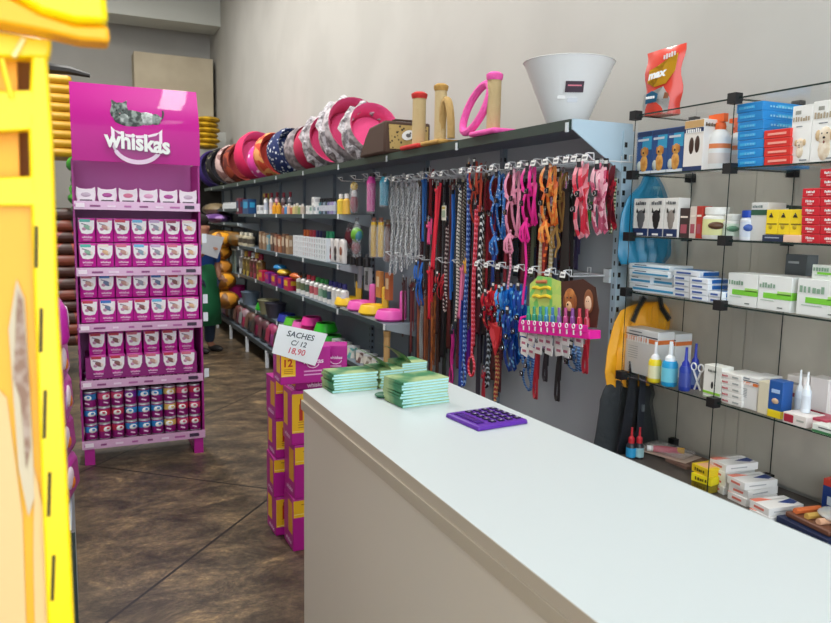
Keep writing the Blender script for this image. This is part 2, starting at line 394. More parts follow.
def webbing(px, y0, y1, x, m, label, w=.02, spread=.02, cat='leash', group=None, lean=0, hang=None, name='strap_leash'):
    """a doubled flat strap falling from the hook and coming back up"""
    p = W(px, zof(px, y0, x), x); z1 = zof(px, y1, x); mb = MB(); n = 8; ln = p.z-z1
    def fall(s, zb, dx):
        return [V(p.x+dx, p.y+s*spread*sin(pi*.5*k/n)+lean*k/n, p.z-(p.z-zb)*k/n) for k in range(n+1)]
    a = fall(-1, z1, 0); b = fall(1, z1+.015, .012)
    bot = [a[-1]+(b[-1]-a[-1])*(k/5)+V(0, 0, -.012*sin(pi*k/5)) for k in range(1, 5)]
    mb.strap(a+bot+list(reversed(b)), w, m)
    mb.strap([q+V(.02, .012, .02) for q in fall(.2, z1+ln*.25, .01)], w*.9, m)
    mb.strap([p+V(-.003, -w*.8, -.02), p+V(-.006, 0, -.03), p+V(-.003, w*.8, -.02)], .014, m, wd=(0, 0, 1))
    h = MB(); clip(h, p+V(0, 0, .04), 1.1)
    return fin(mb, name, p+V(0, 0, .045), label, cat, group, [('clip', h, 'metal snap hook')])
def harness(px, y0, y1, x, m, label, w=.018, wid=.05, tail=None, tailc=None, group=None, buckle=BLACK):
    w *= .8; wid *= .82; p = W(px, zof(px, y0, x), x); z1 = zof(px, y1, x); ln = p.z-z1; mb = MB()
    def oval(cz, ry, rz, dx, a0=0, tilt=0):
        return [V(p.x+dx+.012*cos(t*2), p.y+ry*sin(t)+tilt*cos(t), cz+rz*cos(t)) for t in [a0+2*pi*k/16 for k in range(17)]]
    mb.strap(oval(p.z-ln*.25, wid*.55, ln*.25, 0, tilt=.01), w, m); mb.strap(oval(p.z-ln*.64, wid*.75, ln*.36, .02, tilt=-.012), w, m)
    mb.strap(oval(p.z-ln*.5, wid*.42, ln*.48, .035, tilt=.015), w, m)
    mb.strap([V(p.x-.008, p.y-wid*.6, p.z-ln*.38), V(p.x-.014, p.y, p.z-ln*.42), V(p.x-.008, p.y+wid*.6, p.z-ln*.36)], w, m, wd=(0, 0, 1))
    if tail:
        zt = zof(px, tail, x)
        mb.strap([V(p.x+.005, p.y+.01*sin(k), z1+.04-(z1+.04-zt)*k/8) for k in range(9)], w*.8, tailc or m)
        for s in (-1, 1, .3): mb.strap([V(p.x-.004, p.y, z1+.02), V(p.x-.012, p.y+s*.03, z1-.02), V(p.x-.006, p.y+s*.04, z1-.06), V(p.x-.002, p.y+s*.02, z1-.075)], w*.8, m)
    hs = []
    for k, (a, b) in enumerate(((.42, -.3), (.62, .35))):
        h = MB(); hs.append(('buckle', h, 'black buckle with metal ring')); c = V(p.x-.016, p.y+wid*b, p.z-ln*a); h.box(c, (.008, .022, .026), buckle); h.tube([c+V(-.006, .009*cos(t), .009*sin(t)) for t in [2*pi*q/8 for q in range(8)]], .0018, CHROME, 4, closed=True)
    k2 = MB(); k2.box(p+V(-.005, 0, .0), (.002, .028, .045), mat('22252b', .5)).box(p+V(-.0065, 0, .008), (.001, .022, .014), TAGM)
    return fin(mb, 'pet_harness', p+V(0, 0, .03), label, 'harness', group, hs+[('header_card', k2, 'small dark header card')])
def leashes():
    for px in (345, 358, 370, 382): hook(YX(px, 2.02), 1.9, .16, False)
    for px in (393, 401, 408, 415, 424, 432, 441, 449, 458, 466): hook(YX(px, 2.02), 1.86, .15, px % 2)
    for px in (472, 481, 490, 503, 519, 531, 545, 557, 568, 578, 586, 597): hook(YX(px, 2.02), 1.86, .17)
    for px in (392, 401, 412, 424, 444, 460): hook(YX(px, 2.04), 1.34, .12, False)
    for px in (489, 499, 511, 530, 545, 562, 578): hook(YX(px, 2.02), 1.36, .16)
    # dark crowded back layer
    cols = ['4a1420', '3b2a22', '1b2740', '5c1226', '26222a', '5a3220', '2a3a2c', '1f1c20', '6b1a2c', '24324f']
    k = 0; lab = 'dark strap leash in the crowded back layer of the hanging leashes'
    for px in range(421, 574, 6):
        c = cols[k % 10]; y1 = 330+random.random()*50 if px < 500 else 262+random.random()*20
        webbing(px, 182, y1, 2.13, mat(c, .6, pat='bands', c2=cols[(k+3) % 10], scale=22), lab, w=.026, spread=.022, group='dark leashes in the back layer'); k += 1
    for px in range(410, 505, 7):
        c = cols[(k*3+1) % 10]
        webbing(px, 284, 365+random.random()*45, 2.14, mat(c, .6, pat='bands', c2=cols[(k+5) % 10], scale=30), lab, w=.026, spread=.022, group='dark leashes in the back layer'); k += 1
    for i, px in enumerate((392, 397.5, 402.5, 407.5, 412.5, 416.5)): chain(px, 184+i*.3, 276-i*3, 2.02, i, 6)
    webbing(423, 177, 240, 2.03, mat('1767b8', .5), 'plain mid blue strap leash right beside the steel chains', w=.024, spread=.014)
    webbing(418.5, 180, 238, 2.09, mat('5b5248', .6, pat='bands', c2='8a7c66', scale=40), 'grey brown fabric strap behind the last chain', w=.018, spread=.01)
    webbing(437, 186, 268, 1.99, mat('e0203c', .45), 'thick bright red leash with a pink fold and white tag', w=.03, spread=.022, lean=.05)
    webbing(428, 222, 243, 1.985, mat('e24a86', .45), 'short pink strap end beside the thick red leash', w=.022, spread=.02)
    webbing(430, 172, 215, 2.1, mat('8e1427', .5), 'dark red strap between the blue and red leashes', w=.03)
    p = W(444, zof(444, 213, 1.97), 1.97); tag(MB().box((0, 0, 0), (.004, .05, .085), mat('ddd9c8', .5)).box((-.003, 0, -.005), (.001, .038, .04), mat('8fa48a', .5)).box((-.003, 0, .03), (.001, .04, .014), mat('b7a24a', .5)).box((0, 0, .045), (.002, .012, .03), CHROME).build('tag_card', loc=p), 'cream printed card hanging between the red leash and the ropes', 'product card')
    def br(a, b, s=26): return mat(a, .55, pat='braid', c2=b, scale=s)
    rope(446.5, 222, 312, 2.01, br('3c0f1c', 'd8c8c0'), 'dark maroon rope leash with white flecks', .0065)
    rope(453, 190, 300, 2.0, mat('1d5fae', .5), 'smooth blue rope leash with a steel clip', .0085, loop=False)
    rope(459, 190, 322, 1.98, br('d9d2c4', '1b1b1d', 30), 'white rope leash with black checks', .007, loop=False)
    rope(464, 182, 268, 2.02, br('4a4238', 'b8ae9c', 34), 'grey brown braided rope leash', .007, loop=False)
    webbing(462, 265, 318, 1.99, mat('f07ca6', .5), 'salmon pink strap leash folded below a yellow end', w=.022, spread=.012, lean=.035)
    webbing(465, 258, 272, 1.985, mat('e0a53c', .5), 'short yellow orange strap end above the salmon leash', w=.02, spread=.006)
    rope(469, 164, 388, 1.995, br('123c92', '8fb4e6', 22), 'long blue rope leash with pale flecks reaching the counter', .009)
    rope(475.5, 205, 378, 1.97, br('c6182c', 'e87888', 24), 'long red rope leash ending in an open hand loop', .0085, hw=.034)
    rope(481, 212, 300, 2.0, br('121417', 'e6e6e0', 16), 'thick black rope leash with white twist', .0105, loop=False)
    rope(486, 168, 302, 2.06, br('4e3628', '7d5a40', 24), 'brown braided rope leash behind the black twist', .008, loop=False)
    for px, c, y1, d in ((418, 'a85a2a', 384, 'left'), (425, '8f4a24', 392, 'middle'), (432, 'b5652c', 394, 'right')):
        webbing(px, 296, y1, 2.05, mat(c, .45, pat='noise', c2='7d3f1c', scale=30), 'tan leather leash hanging below the chains, %s of the three' % d, w=.022, spread=.014, group='tan leather leashes')
    webbing(411, 282, 352, 2.06, mat('6d2c2c', .5), 'thin dark red leather leash left of the tan leashes', w=.014, spread=.008)
    webbing(403, 280, 336, 2.08, mat('4d2322', .5), 'thin maroon strap in front of the pink pet toilet', w=.014, spread=.007)
    rope(421, 306, 368, 2.0, br('1a1a1c', 'd0d0cc', 40), 'black leather collar strap with steel studs', .009, loop=False)
    harness(417, 262, 306, 2.02, mat('1a6fd0', .4), 'bright blue small harness bunched below the blue leash', w=.018, wid=.04)
    webbing(429, 268, 318, 1.98, mat('d81f3a', .4), 'short wide red strap leash under the thick red leash', w=.028, spread=.012)
    harness(438, 274, 300, 2.0, mat('b81a2c', .5), 'small dark red harness with a white stripe', w=.014, wid=.04)
    rope(452, 330, 386, 2.0, mat('c2267c', .5), 'magenta rope leash just above the counter', .007, hw=.02)
    webbing(461, 300, 388, 2.02, mat('1846b0', .45), 'royal blue strap leash reaching down to the counter', w=.03, spread=.012)
    webbing(467.5, 330, 372, 2.05, mat('6a1fa0', .45), 'violet strap leash behind the red rope loop', w=.032, spread=.014)
    rope(489, 320, 388, 2.02, br('15181c', 'aab4bc', 20), 'black and grey rope leash beside the red bandana', .012, hw=.02)
    rope(497, 348, 402, 2.02, br('8e1420', 'c8a060', 26), 'red and gold braided rope leash near the counter edge', .01, loop=False)
    webbing(483, 372, 398, 2.0, mat('a0182c', .5), 'deep red strap end drooping to the counter', w=.016, spread=.02)
    harness(475, 162, 226, 2.0, mat('cc4a32', .5), 'orange red leather harness hanging with straight straps', w=.02, wid=.085)
    harness(497, 172, 240, 1.99, mat('2a74c4', .4, pat='spots', c2='bcd8f2', scale=60), 'light blue harness with a white pattern', w=.022, wid=.10, tail=262, tailc=mat('1c4ba0', .45))
    harness(490, 176, 262, 2.06, mat('8f1f2e', .5), 'dark red harness behind the light blue one', w=.024, wid=.07)
    harness(512, 170, 238, 1.97, mat('f09ab8', .45), 'pale pink harness with a long pale pink leash', w=.024, wid=.09, tail=290, tailc=mat('e8a4b8', .5, pat='bands', c2='b87088', scale=18))
    harness(528, 166, 226, 1.96, mat('f0289a', .4), 'hot pink harness with tied long leash', w=.024, wid=.075, tail=306)
    harness(548, 165, 226, 1.97, mat('f07028', .4, pat='cells', c2='f8a850', scale=40), 'bright orange harness with orange leash', w=.026, wid=.08, tail=262, tailc=mat('e8702c', .5, pat='bands', c2='7a2a18', scale=10))
    harness(559, 172, 232, 2.02, mat('b08a48', .5), 'golden brown harness behind the orange one', w=.018, wid=.06, tail=258)
    webbing(567, 184, 284, 2.0, mat('17140f', .6), 'black leather leash bundle between orange and red harness', w=.03, spread=.025)
    webbing(571, 196, 288, 2.02, mat('1d1a18', .6), 'second black leather leash bundle with open ends', w=.02, spread=.03)
    harness(580, 162, 238, 1.95, mat('dc2844', .4, pat='cells', c2='f09aa8', scale=30), 'red floral harness with pink lower flap', w=.028, wid=.045)
    harness(598, 164, 234, 1.97, mat('c85878', .45, pat='cells', c2='f4c0cc', scale=40), 'pink and grey camouflage harness', w=.028, wid=.04)
    harness(607, 164, 230, 2.02, mat('b01c30', .45, pat='cells', c2='5c1020', scale=40), 'dark red patterned harness, nearest the end upright', w=.024, wid=.036)
    webbing(588, 206, 232, 2.03, mat('3c8a3c', .5), 'green strap between the two red harnesses', w=.022, spread=.008)
    webbing(612, 182, 232, 2.06, mat('2c5a30', .5, pat='bands', c2='c0c0a0', scale=20), 'dark green strap with pale dots at the rack end', w=.014, spread=.006)
    # bright middle layer between the harnesses
    mid = [(488, 180, 300, 'a02030', 'crimson flat leash left of the light blue harness'), (494, 200, 285, '1c3f8c', 'navy flat leash hanging through the light blue harness'), (507, 178, 296, '8c1c2c', 'wine red flat leash between blue and pale pink harness'),
           (524, 200, 282, '6c1a30', 'burgundy flat leash between the two pink harnesses'), (534, 178, 276, '46523a', 'olive green flat leash right of the hot pink harness'), (541, 210, 288, 'c8b890', 'beige patterned leash left of the orange harness'),
           (552, 200, 290, 'c0b078', 'straw coloured leash below the orange harness'), (556, 220, 280, '303a54', 'slate blue leash behind the golden harness'), (563, 176, 230, '8a5c30', 'brown leather leash beside the golden harness'), (544, 215, 300, 'a8342c', 'brick red leash behind the orange leash'),
           (584, 190, 232, '2c6c3a', 'green webbing strap behind the red floral harness'), (603, 185, 228, '3c7a44', 'green webbing strap behind the camouflage harness'), (576, 232, 268, '2c2a4c', 'dark violet strap end below the red floral harness')]
    for i, (px, y0, y1, c, l) in enumerate(mid): webbing(px, y0, y1, 2.07, mat(c, .5, pat='bands', c2=('d8d0b8' if i in (5, 6) else c), scale=16), l, w=.02, spread=.014)
    for i, (px, y0, y1, c, l) in enumerate(((500, 288, 332, '3c94e0', 'shiny sky blue harness in the lower row'), (508, 310, 372, '123c8c', 'dark blue harness lowest in the lower row'), (486, 292, 330, 'b0142c', 'glossy crimson harness left in the lower row'))): harness(px, y0, y1, 1.98, mat(c, .25, pat='spots', c2='8cd0f8' if i < 2 else 'ff7060', scale=30), l, w=.03, wid=.05)
    # lower row by the end
    for px, m, l, y1 in ((494, 'c01a2c', 'shiny red harness on the lower hooks', 338), (505, '1d72d0', 'shiny light blue harness in the lower row, leftmost of the blue ones', 348), (512, '1458b4', 'blue harness in the lower row, middle of the blue ones', 366), (519, '0f4ca8', 'blue harness touching the pink nail polish tray', 360)):
        harness(px, 286, y1, 2.0 if px != 512 else 2.05, mat(m, .25, pat='spots', c2='6fc0f0' if m != 'c01a2c' else 'ff8070', scale=26), l, w=.034, wid=.05)
    # red bandana
    p = W(497, zof(497, 330, 2.0), 2.0)
    mb = MB().prism([(-.06, .03), (.05, .05), (.055, -.03), (.0, -.14), (-.03, -.08), (-.065, -.02)], p, (0, -1, 0), (0, 0, 1), .01, mat('b8141e', .6, pat='cells', c2='d8404a', scale=40)).prism([(-.02, .03), (.06, .02), (.04, -.09)], p+V(-.012, 0, 0), (0, -1, 0), (0, 0, 1), .006, mat('c41a22', .6))
    tag(mb.build('bandana', bevel=.003), 'red cloth bandana hanging under the shiny red harness', 'bandana')
    # under the nail polish card
    for px, c, y0, y1, l in ((527, '1c5aa8', 345, 392, 'blue patterned harness dangling below the pink tray'), (536, 'a01828', 345, 398, 'thin red strap below the pink tray'), (545, '1a1c22', 345, 380, 'black strap below the pink tray'), (558, '141518', 345, 400, 'long black loop leash below the pink tray'), (572, '1a4a86', 345, 372, 'blue mesh harness below the pink tray'), (585, 'b01c30', 340, 372, 'red strap at the right below the pink tray')):
        if 'harness' in l: harness(px, y0, y1, 2.03, mat(c, .45, pat='bands', c2='6a9cd0', scale=24), l, w=.02, wid=.06)
        else: webbing(px, y0, y1, 2.02, mat(c, .5), l, w=.018, spread=.022)
leashes()
def toys():
    FILM = mat('d8dce0', .15, trans=.0, alpha=.22)
    def pack(px, y0, y1, x, label, core, c1, wpx=6, cat='toy'):
        z0, z1 = zof(px, y0, x), zof(px, y1, x); o = V(x, YX(px, x), z0); h = z0-z1
        mb = MB(); core(mb, h)
        t = thing('hanging_toy', label, cat, o); mb.build('toy', t)
        MB().box((0, 0, -.012), (.004, .07, .03), c1).build('header_card', t)
        MB().lathe([(.005, -h-.004), (.036, -h+.01), (.04, -h*.6), (.034, -h*.25), (.006, -.02)], (0, 0, 0), FILM, 10).build('bag', t)['label'] = 'clear plastic bag'
    def f1(mb, h):
        mb.ell((0, 0, -.08), (.03, .03, .035), mat('e8c020', .5)).ell((0, 0, -.14), (.022, .022, .04), WHITE).ell((0, 0, -h+.08), (.032, .032, .07), mat('8e1630', .5))
    def f2(c):
        def g(mb, h): mb.tube([(0, 0, -.02), (0, .004, -.06), (0, 0, -h*.5), (0, .006, -h+.02)], [.022, .035, .032, .03], mat(c, .4), 10)
        return g
    pack(354, 176, 214, 2.0, 'yellow and dark red toy in a bag, hanging left of the pink one', f1, mat('30343a', .5))
    pack(371, 174, 214, 2.0, 'pink soft roll toy hanging between yellow and blue toys', f2('d83a9c'), mat('30343a', .5))
    pack(384, 174, 208, 2.0, 'turquoise soft roll toy hanging next to the chains', f2('1c96b4'), mat('30343a', .5))
    def ball(mb, h): mb.ell((0, .0, -h*.42), (.05, .05, .06), mat('2a78c0', .4, pat='cells', c2='6aa838', scale=10)).ell((0, .02, -h*.75), (.035, .04, .05), mat('7a2030', .5))
    pack(357, 218, 258, 2.0, 'blue and green ball toy in a clear bag', ball, mat('4a4e54', .5)); pack(350, 218, 258, 2.06, 'dark red ball toy half hidden behind the blue ball', lambda mb, h: mb.ell((0, 0, -h*.5), (.045, .045, .09), mat('7c2434', .5)), mat('4a4e54', .5))
    def roll(mb, h): mb.tube([(0, 0, -.03), (0, 0, -h+.01)], .022, mat('d0a828', .45), 10)
    pack(374, 218, 258, 2.0, 'yellow chew roll, left one of the pair', roll, mat('6a3a2c', .5)); pack(381, 218, 258, 2.0, 'yellow chew roll, right one of the pair', roll, mat('6a3a2c', .5))
    pack(388, 220, 262, 2.04, 'brown chew stick pack behind the chains', lambda mb, h: mb.tube([(0, 0, -.03), (0, 0, -h+.01)], .02, mat('6c3a2c', .5), 8), mat('5a4a3c', .5))
    for i, px in enumerate((357, 367)):
        p = W(px, 0, 2.1); tag(MB().box((0, 0, .09), (.03, .1, .18), mat('aeb4b6', .4)).box((-.016, 0, .1), (.002, .06, .11), mat('4a5052', .5)).build('product_pack', loc=(p.x, p.y, 1.21-.18)), 'grey pack with dark window behind the pet toilets, %s one' % ('left', 'right')[i], 'product pack')
    for i, px in enumerate((378, 387)):
        p = W(px, 0, 2.1); tag(MB().box((0, 0, .1), (.03, .09, .2), mat(('c8884a', 'b86a3c')[i], .5)).box((-.016, 0, .12), (.002, .05, .08), mat('e0c8a0', .5)).build('product_pack', loc=(p.x, p.y, 1.0)), 'orange snack pack hanging above the pet toilets, %s one' % ('left', 'right')[i], 'product pack')
toys()
def nailcard():
    x = 1.93; a = W(530, zof(530, 324, x), x); b = W(600, zof(600, 330, x), x)
    cy = (a.y+b.y)/2; w = a.y-b.y; z0 = a.z
    t = thing('nail_polish_display', 'hanging display card with dog photo and pink tray of small nail polish bottles', 'display card', (x, cy, z0), 0); t.rotation_euler.x = -.09
    zt = zof(560, 279, x)-z0
    GR = mat('7fd06a', .5, pat='cells', c2='c8e070', scale=28); BR = mat('4a2a1c', .5)
    MB().prism([(-w/2, .03), (w*.0, .03), (w*.0, zt-.01), (-w*.18, zt+.01), (-w*.34, zt+.018), (-w/2+.01, zt-.02)], (0, 0, 0), (0, -1, 0), (0, 0, 1), .004, GR).build('printed_card', t)['label'] = 'green printed half with yellow lettering'
    mb = MB().prism([(0, .03), (w*.47, .03), (w/2, zt*.45), (w*.46, zt*.85), (w*.3, zt), (0, zt-.01)], (0, 0, 0), (0, -1, 0), (0, 0, 1), .004, BR)
    mb.build('photo_card', t)['label'] = 'brown half with a photo of a golden dog and a girl'
    d = MB(); G = mat('c07a3a', .7, pat='noise', c2='a05c28', scale=30)
    d.ell((-.006, -w*.13, zt*.62), (.004, .042, .05), G).ell((-.008, -w*.13+.004, zt*.5), (.005, .022, .022), mat('e0b080', .7)).ell((-.012, -w*.13+.008, zt*.53), (.003, .006, .005), BLACK)
    d.ell((-.006, -w*.13+.036, zt*.58), (.003, .012, .032), mat('8f4e22', .7)).ell((-.006, -w*.13-.036, zt*.58), (.003, .012, .032), mat('8f4e22', .7)).ell((-.0105, -w*.13+.014, zt*.66), (.002, .004, .004), BLACK).ell((-.0105, -w*.13-.012, zt*.66), (.002, .004, .004), BLACK)
    d.build('dog_picture', t)['label'] = 'golden dog picture'; d = MB()
    d.ell((-.006, -w*.38, zt*.6), (.003, .032, .05), mat('8a5230', .7)).ell((-.009, -w*.38, zt*.56), (.003, .022, .032), mat('e8bfa0', .6)).ell((-.012, -w*.38+.006, zt*.6), (.001, .002, .002), BLACK).ell((-.012, -w*.38-.006, zt*.6), (.001, .002, .002), BLACK)
    d.build('girl_picture', t)['label'] = 'small picture of a smiling girl'
    l = MB(); 
    for r in range(2):
        l.tube([(-.006, w*.42-k*.028, zt*(.84-.17*r)+.004*sin(k*2.2)) for k in range(6)], .008, mat('e8c828', .5), 6)
    l.tube([(-.006, w*.36-k*.02, zt*.96) for k in range(5)], .008, mat('c07048', .5), 6)
    l.build('lettering', t)['label'] = 'playful yellow and brown lettering blobs'
    P = mat('e81c9c', .35)
    tr = MB().box((-.03, 0, .005), (.06, w*1.03, .035), P).box((-.06, 0, .03), (.004, w, .03), P).tube([(-.03, w/2, .02), (-.05, w/2+.004, .03), (-.05, w/2, .055), (-.01, w/2, .06)], .006, P); tr.build('tray', t, bevel=.004)['label'] = 'hot pink plastic tray'
    for k in range(10): MB().box((-.063, w*.42-k*w*.093, .01), (.002, .008, .02), WHITE).build('slot', t)
    cs = ['1f9a72', '2aa27c', '2a8e9a', '3c9ac0', '3a80b8', '8a6ab0', 'c04888', '8a4a9a', 'd03a50', 'b02a40']
    for k in range(10):
        m = MB().lathe([(.011, 0), (.011, .036), (.007, .04), (.007, .075)], (-.03, w*.43-k*w*.094, .034), mat(cs[k], .3), 8, ms=[mat(cs[k], .3)]*2+[mat(cs[k], .3), mat(cs[(k+1) % 10], .3)]); m.tube([(-.062, w*.43-k*w*.094+.009*cos(q), .036+.009*sin(q)) for q in [2*pi*j/8 for j in range(8)]], .003, WHITE, 4, closed=True)
        m.build('bottle', t)
    # price tags of the hooks right under the tray
    for i in range(20):
        r, c = divmod(i, 7); hp = (527, 535, 543, 551, 562, 570, 581)[c]+(i*3 % 4); x2 = 1.9+.012*(i % 4)
        zz = zof(hp, 332+r*9+(i*5 % 4), x2); rpart(MB().box((x2, YX(hp, x2), zz), (.003, .056, .048), TAGM, rx=random.uniform(-.3, .3)).box((x2-.002, YX(hp, x2), zz), (.001, .03, .012), mat('b86a80', .5)), 'price_tag')
nailcard()

# ================================================================ TOP OF THE RACK
ZT = 2.034
def beds():
    def bed(px, r, d, outer, inner, label, fluffy=False, dz=0, tilt=.25, rz=0, x=2.1):
        y = YX(px, x); t = thing('pet_bed', label, 'pet bed', (x, y, ZT+r*.97+dz), rz, 'pet beds on the rack')
        R = Matrix.Rotation(-tilt, 4, 'X')
        # axis Y: open side towards the viewer (-Y)
        prof = [(r*.3, d*.55), (r*.85, d*.5), (r*.99, d*.1), (r, -d*.3), (r*.93, -d*.5), (r*.84, -d*.42), (r*.76, -d*.1), (r*.74, d*.15), (r*.5, d*.25)]
        n = len(prof); ms = [outer]*4+[inner]*5
        b = MB().lathe(prof, (0, 0, 0), outer, 28, 'Y', ms=[outer]*4+[inner]*(n-4), sx=1.0)
        o = b.build('rim', t); o.matrix_local = R
        c = MB().lathe([(r*.2, d*.3), (r*.66, d*.3), (r*.74, d*.12), (r*.66, -d*.02), (r*.2, -d*.04)], (0, 0, 0), inner, 22, 'Y').build('cushion', t); c.matrix_local = R
        if fluffy:
            f = MB()
            pts = [(r*.97*cos(a), -d*.1+.03*sin(a*9), r*.97*sin(a)+.02*cos(a*11)) for a in [2*pi*k/40 for k in range(40)]]
            f.tube(pts, [.035+.01*sin(k*2.4) for k in range(40)], mat('8a8488', .95, pat='noise', c2='d0ccd0', scale=30, bump=90), 7, closed=True)
            q = f.build('fur_trim', t); q.matrix_local = R; q['label'] = 'grey and white fur trim'
    bed(216, .31, .2, mat('3a2470', .8), mat('241848', .8), 'plain purple pet bed, leftmost of the row on the rack', rz=.3)
    bed(225, .3, .18, mat('1c1a1c', .8, pat='spots', c2='8a8468', scale=16), mat('2a2830', .8), 'black pet bed with pale dots beside the purple one', rz=.3)
    bed(235, .29, .2, mat('8f6a68', .8, pat='cells', c2='d8b8b4', scale=12), mat('6a3430', .8), 'dusty pink floral pet bed', rz=.3)
    bed(243, .28, .2, mat('a0442c', .8, pat='cells', c2='6a2c24', scale=14), mat('8a2c28', .8), 'rust brown patterned pet bed', rz=.3)
    bed(258, .31, .24, mat('d8205c', .8), mat('e0508c', .8), 'large hot pink pet bed with pale pink inside', rz=.35)
    bed(265, .22, .16, mat('e040a0', .8, pat='spots', c2='f8d8ec', scale=14), mat('f080c0', .8), 'small magenta pet bed with white dots', dz=0, rz=.35, x=2.08)
    bed(275, .26, .2, mat('c8442c', .8, pat='cells', c2='e8a060', scale=14), mat('a83028', .8), 'orange red patterned pet bed', rz=.3)
    bed(290, .25, .24, mat('16285c', .8, pat='spots', c2='e4e8f0', scale=24), mat('16285c', .8, pat='spots', c2='e4e8f0', scale=24), 'navy blue pet bed with white pattern', rz=.4)
    bed(306, .23, .2, mat('6c6468', .9, pat='noise', c2='a89ca0', scale=18), mat('8a3040', .9), 'grey pet bed with dark red inside next to the navy bed', rz=.35)
    bed(315, .22, .18, mat('b82850', .9), mat('7a6a70', .9, pat='noise', c2='b0a0a4', scale=18), 'crimson pet bed between two grey ones', rz=.35)
    bed(328, .24, .26, mat('7a7276', .9, pat='noise', c2='c8c0c4', scale=18), mat('e04880', .9, bump=70), 'grey fur pet bed with pink plush inside, left of the large plush bed', True, rz=.05)
    bed(350, .27, .3, mat('80787c', .9, pat='noise', c2='c8c0c4', scale=18), mat('dc4c80', .95, bump=60), 'large pink plush pet bed with grey fur edge, rising highest', True, tilt=.3, rz=.05)
    bed(368, .21, .26, mat('8c8488', .9, pat='noise', c2='d8d0d4', scale=18), mat('f05a94', .95, bump=60), 'smaller pink plush pet bed leaning on the carrier', True, tilt=.35, rz=.0, x=2.06)
beds()
def carrier():
    A = onY(384, 160, 4.58); B = onY(430, 160, 4.58); x0, x1 = max(A.x, 1.87), B.x; w = x1-x0; y0, y1 = 4.58, 5.06; d = y1-y0
    h = onY(400, 121, 4.58).z-ZT
    t = thing('pet_carrier', 'soft brown pet carrier with leopard print front', 'pet carrier', ((x0+x1)/2, (y0+y1)/2, ZT))
    BR = mat('4a352a', .8); LEO = mat('b89c60', .8, pat='spots', c2='33261a', scale=38)
    MB().prism([(-d/2, 0), (d/2, 0), (d/2-.12, h*.62), (d/2-.2, h*.9), (-d/2, h)], (-w/2, 0, 0), (0, 1, 0), (0, 0, 1), w, BR).build('body', t, bevel=.015)
    MB().prism([(-w/2+.04, .03), (w/2-.02, .03), (w/2-.02, h-.025), (-w/2+.03, h-.025)], (0, -d/2-.001, 0), (1, 0, 0), (0, 0, 1), .004, LEO).build('front_panel', t)['label'] = 'leopard print panel'
    n = 16; mb = MB().prism([(.045*cos(2*pi*k/n)+.012*sin(2*pi*k/n), .034*sin(2*pi*k/n)) for k in range(n)], (.0, -d/2-.008, h*.58), (1, 0, 0), (0, 0, 1), .002, WHITE)
    mb.ell((0, -d/2-.011, h*.57), (.018, .001, .013), mat('6a6a6a', .5)).ell((.014, -d/2-.012, h*.64), (.007, .001, .007), mat('6a6a6a', .5)); mb.build('badge', t)['label'] = 'white oval badge with small grey animal mark'
    MB().tube([(-w*.3, -d/2+.02, h), (-w*.2, -d/2+.05, h+.012), (w*.2, -d/2+.05, h+.012), (w*.3, -d/2+.02, h)], .008, BR).build('handle', t)
carrier()
def posts():
    SIS = mat('cdb88c', .9, pat='bands', c2='b8a070', scale=60, bump=120)
    def post(px, ytop, ybase, r, cap, label, x=1.97, base=None, br=.15):
        y = YX(px, x); z1 = zof(px, ytop, x)
        t = thing('scratching_post', label, 'scratching post', (x, y, ZT)); h = z1-ZT
        bw = .075
        MB().box((0, 0, .013), (2*bw, 2*br, .026), base).build('base', t, bevel=.01)['label'] = 'plush covered base'
        MB().lathe([(r, .02), (r, h-.02)], (0, 0, 0), SIS, 16).build('post', t)['label'] = 'sisal wrapped post'
        MB().lathe([(r*1.05, h-.035), (r*1.2, h-.02), (r*1.2, h-.005), (r*.7, h+.006)], (0, 0, 0), cap, 14).build('cap', t)
        return t, h
    RED = mat('c83430', .9, bump=80); BE = mat('b8904c', .95, bump=70); PK = mat('f060b0', .9, bump=80)
    post(417, 94, 150, .042, RED, 'sisal scratching post with a red cap and red base', base=RED, br=.13)
    t, h = post(438, 86, 145, .036, BE, 'scratching post with furry brown top and an arched side', base=BE, br=.12)
    MB().tube([(0, .0-.13*(1-cos(a))/2*1.0-.01, .03+.22*sin(a)) for a in [pi*k/14 for k in range(15)]], .024, mat('b89860', .95, bump=60), 8).build('arch', t)
    t, h = post(490, 75, 140, .036, PK, 'tall scratching post with a pink furry top and big pink ring', base=PK, br=.13)
    c = V(-.03, .13, .15)
    MB().tube([c+V(.02*sin(a), .10*cos(a)-.065*sin(a), .118*sin(a)) for a in [2*pi*k/28 for k in range(28)]], .021, PK, 9, closed=True).build('ring', t)['label'] = 'pink plush ring'
posts()
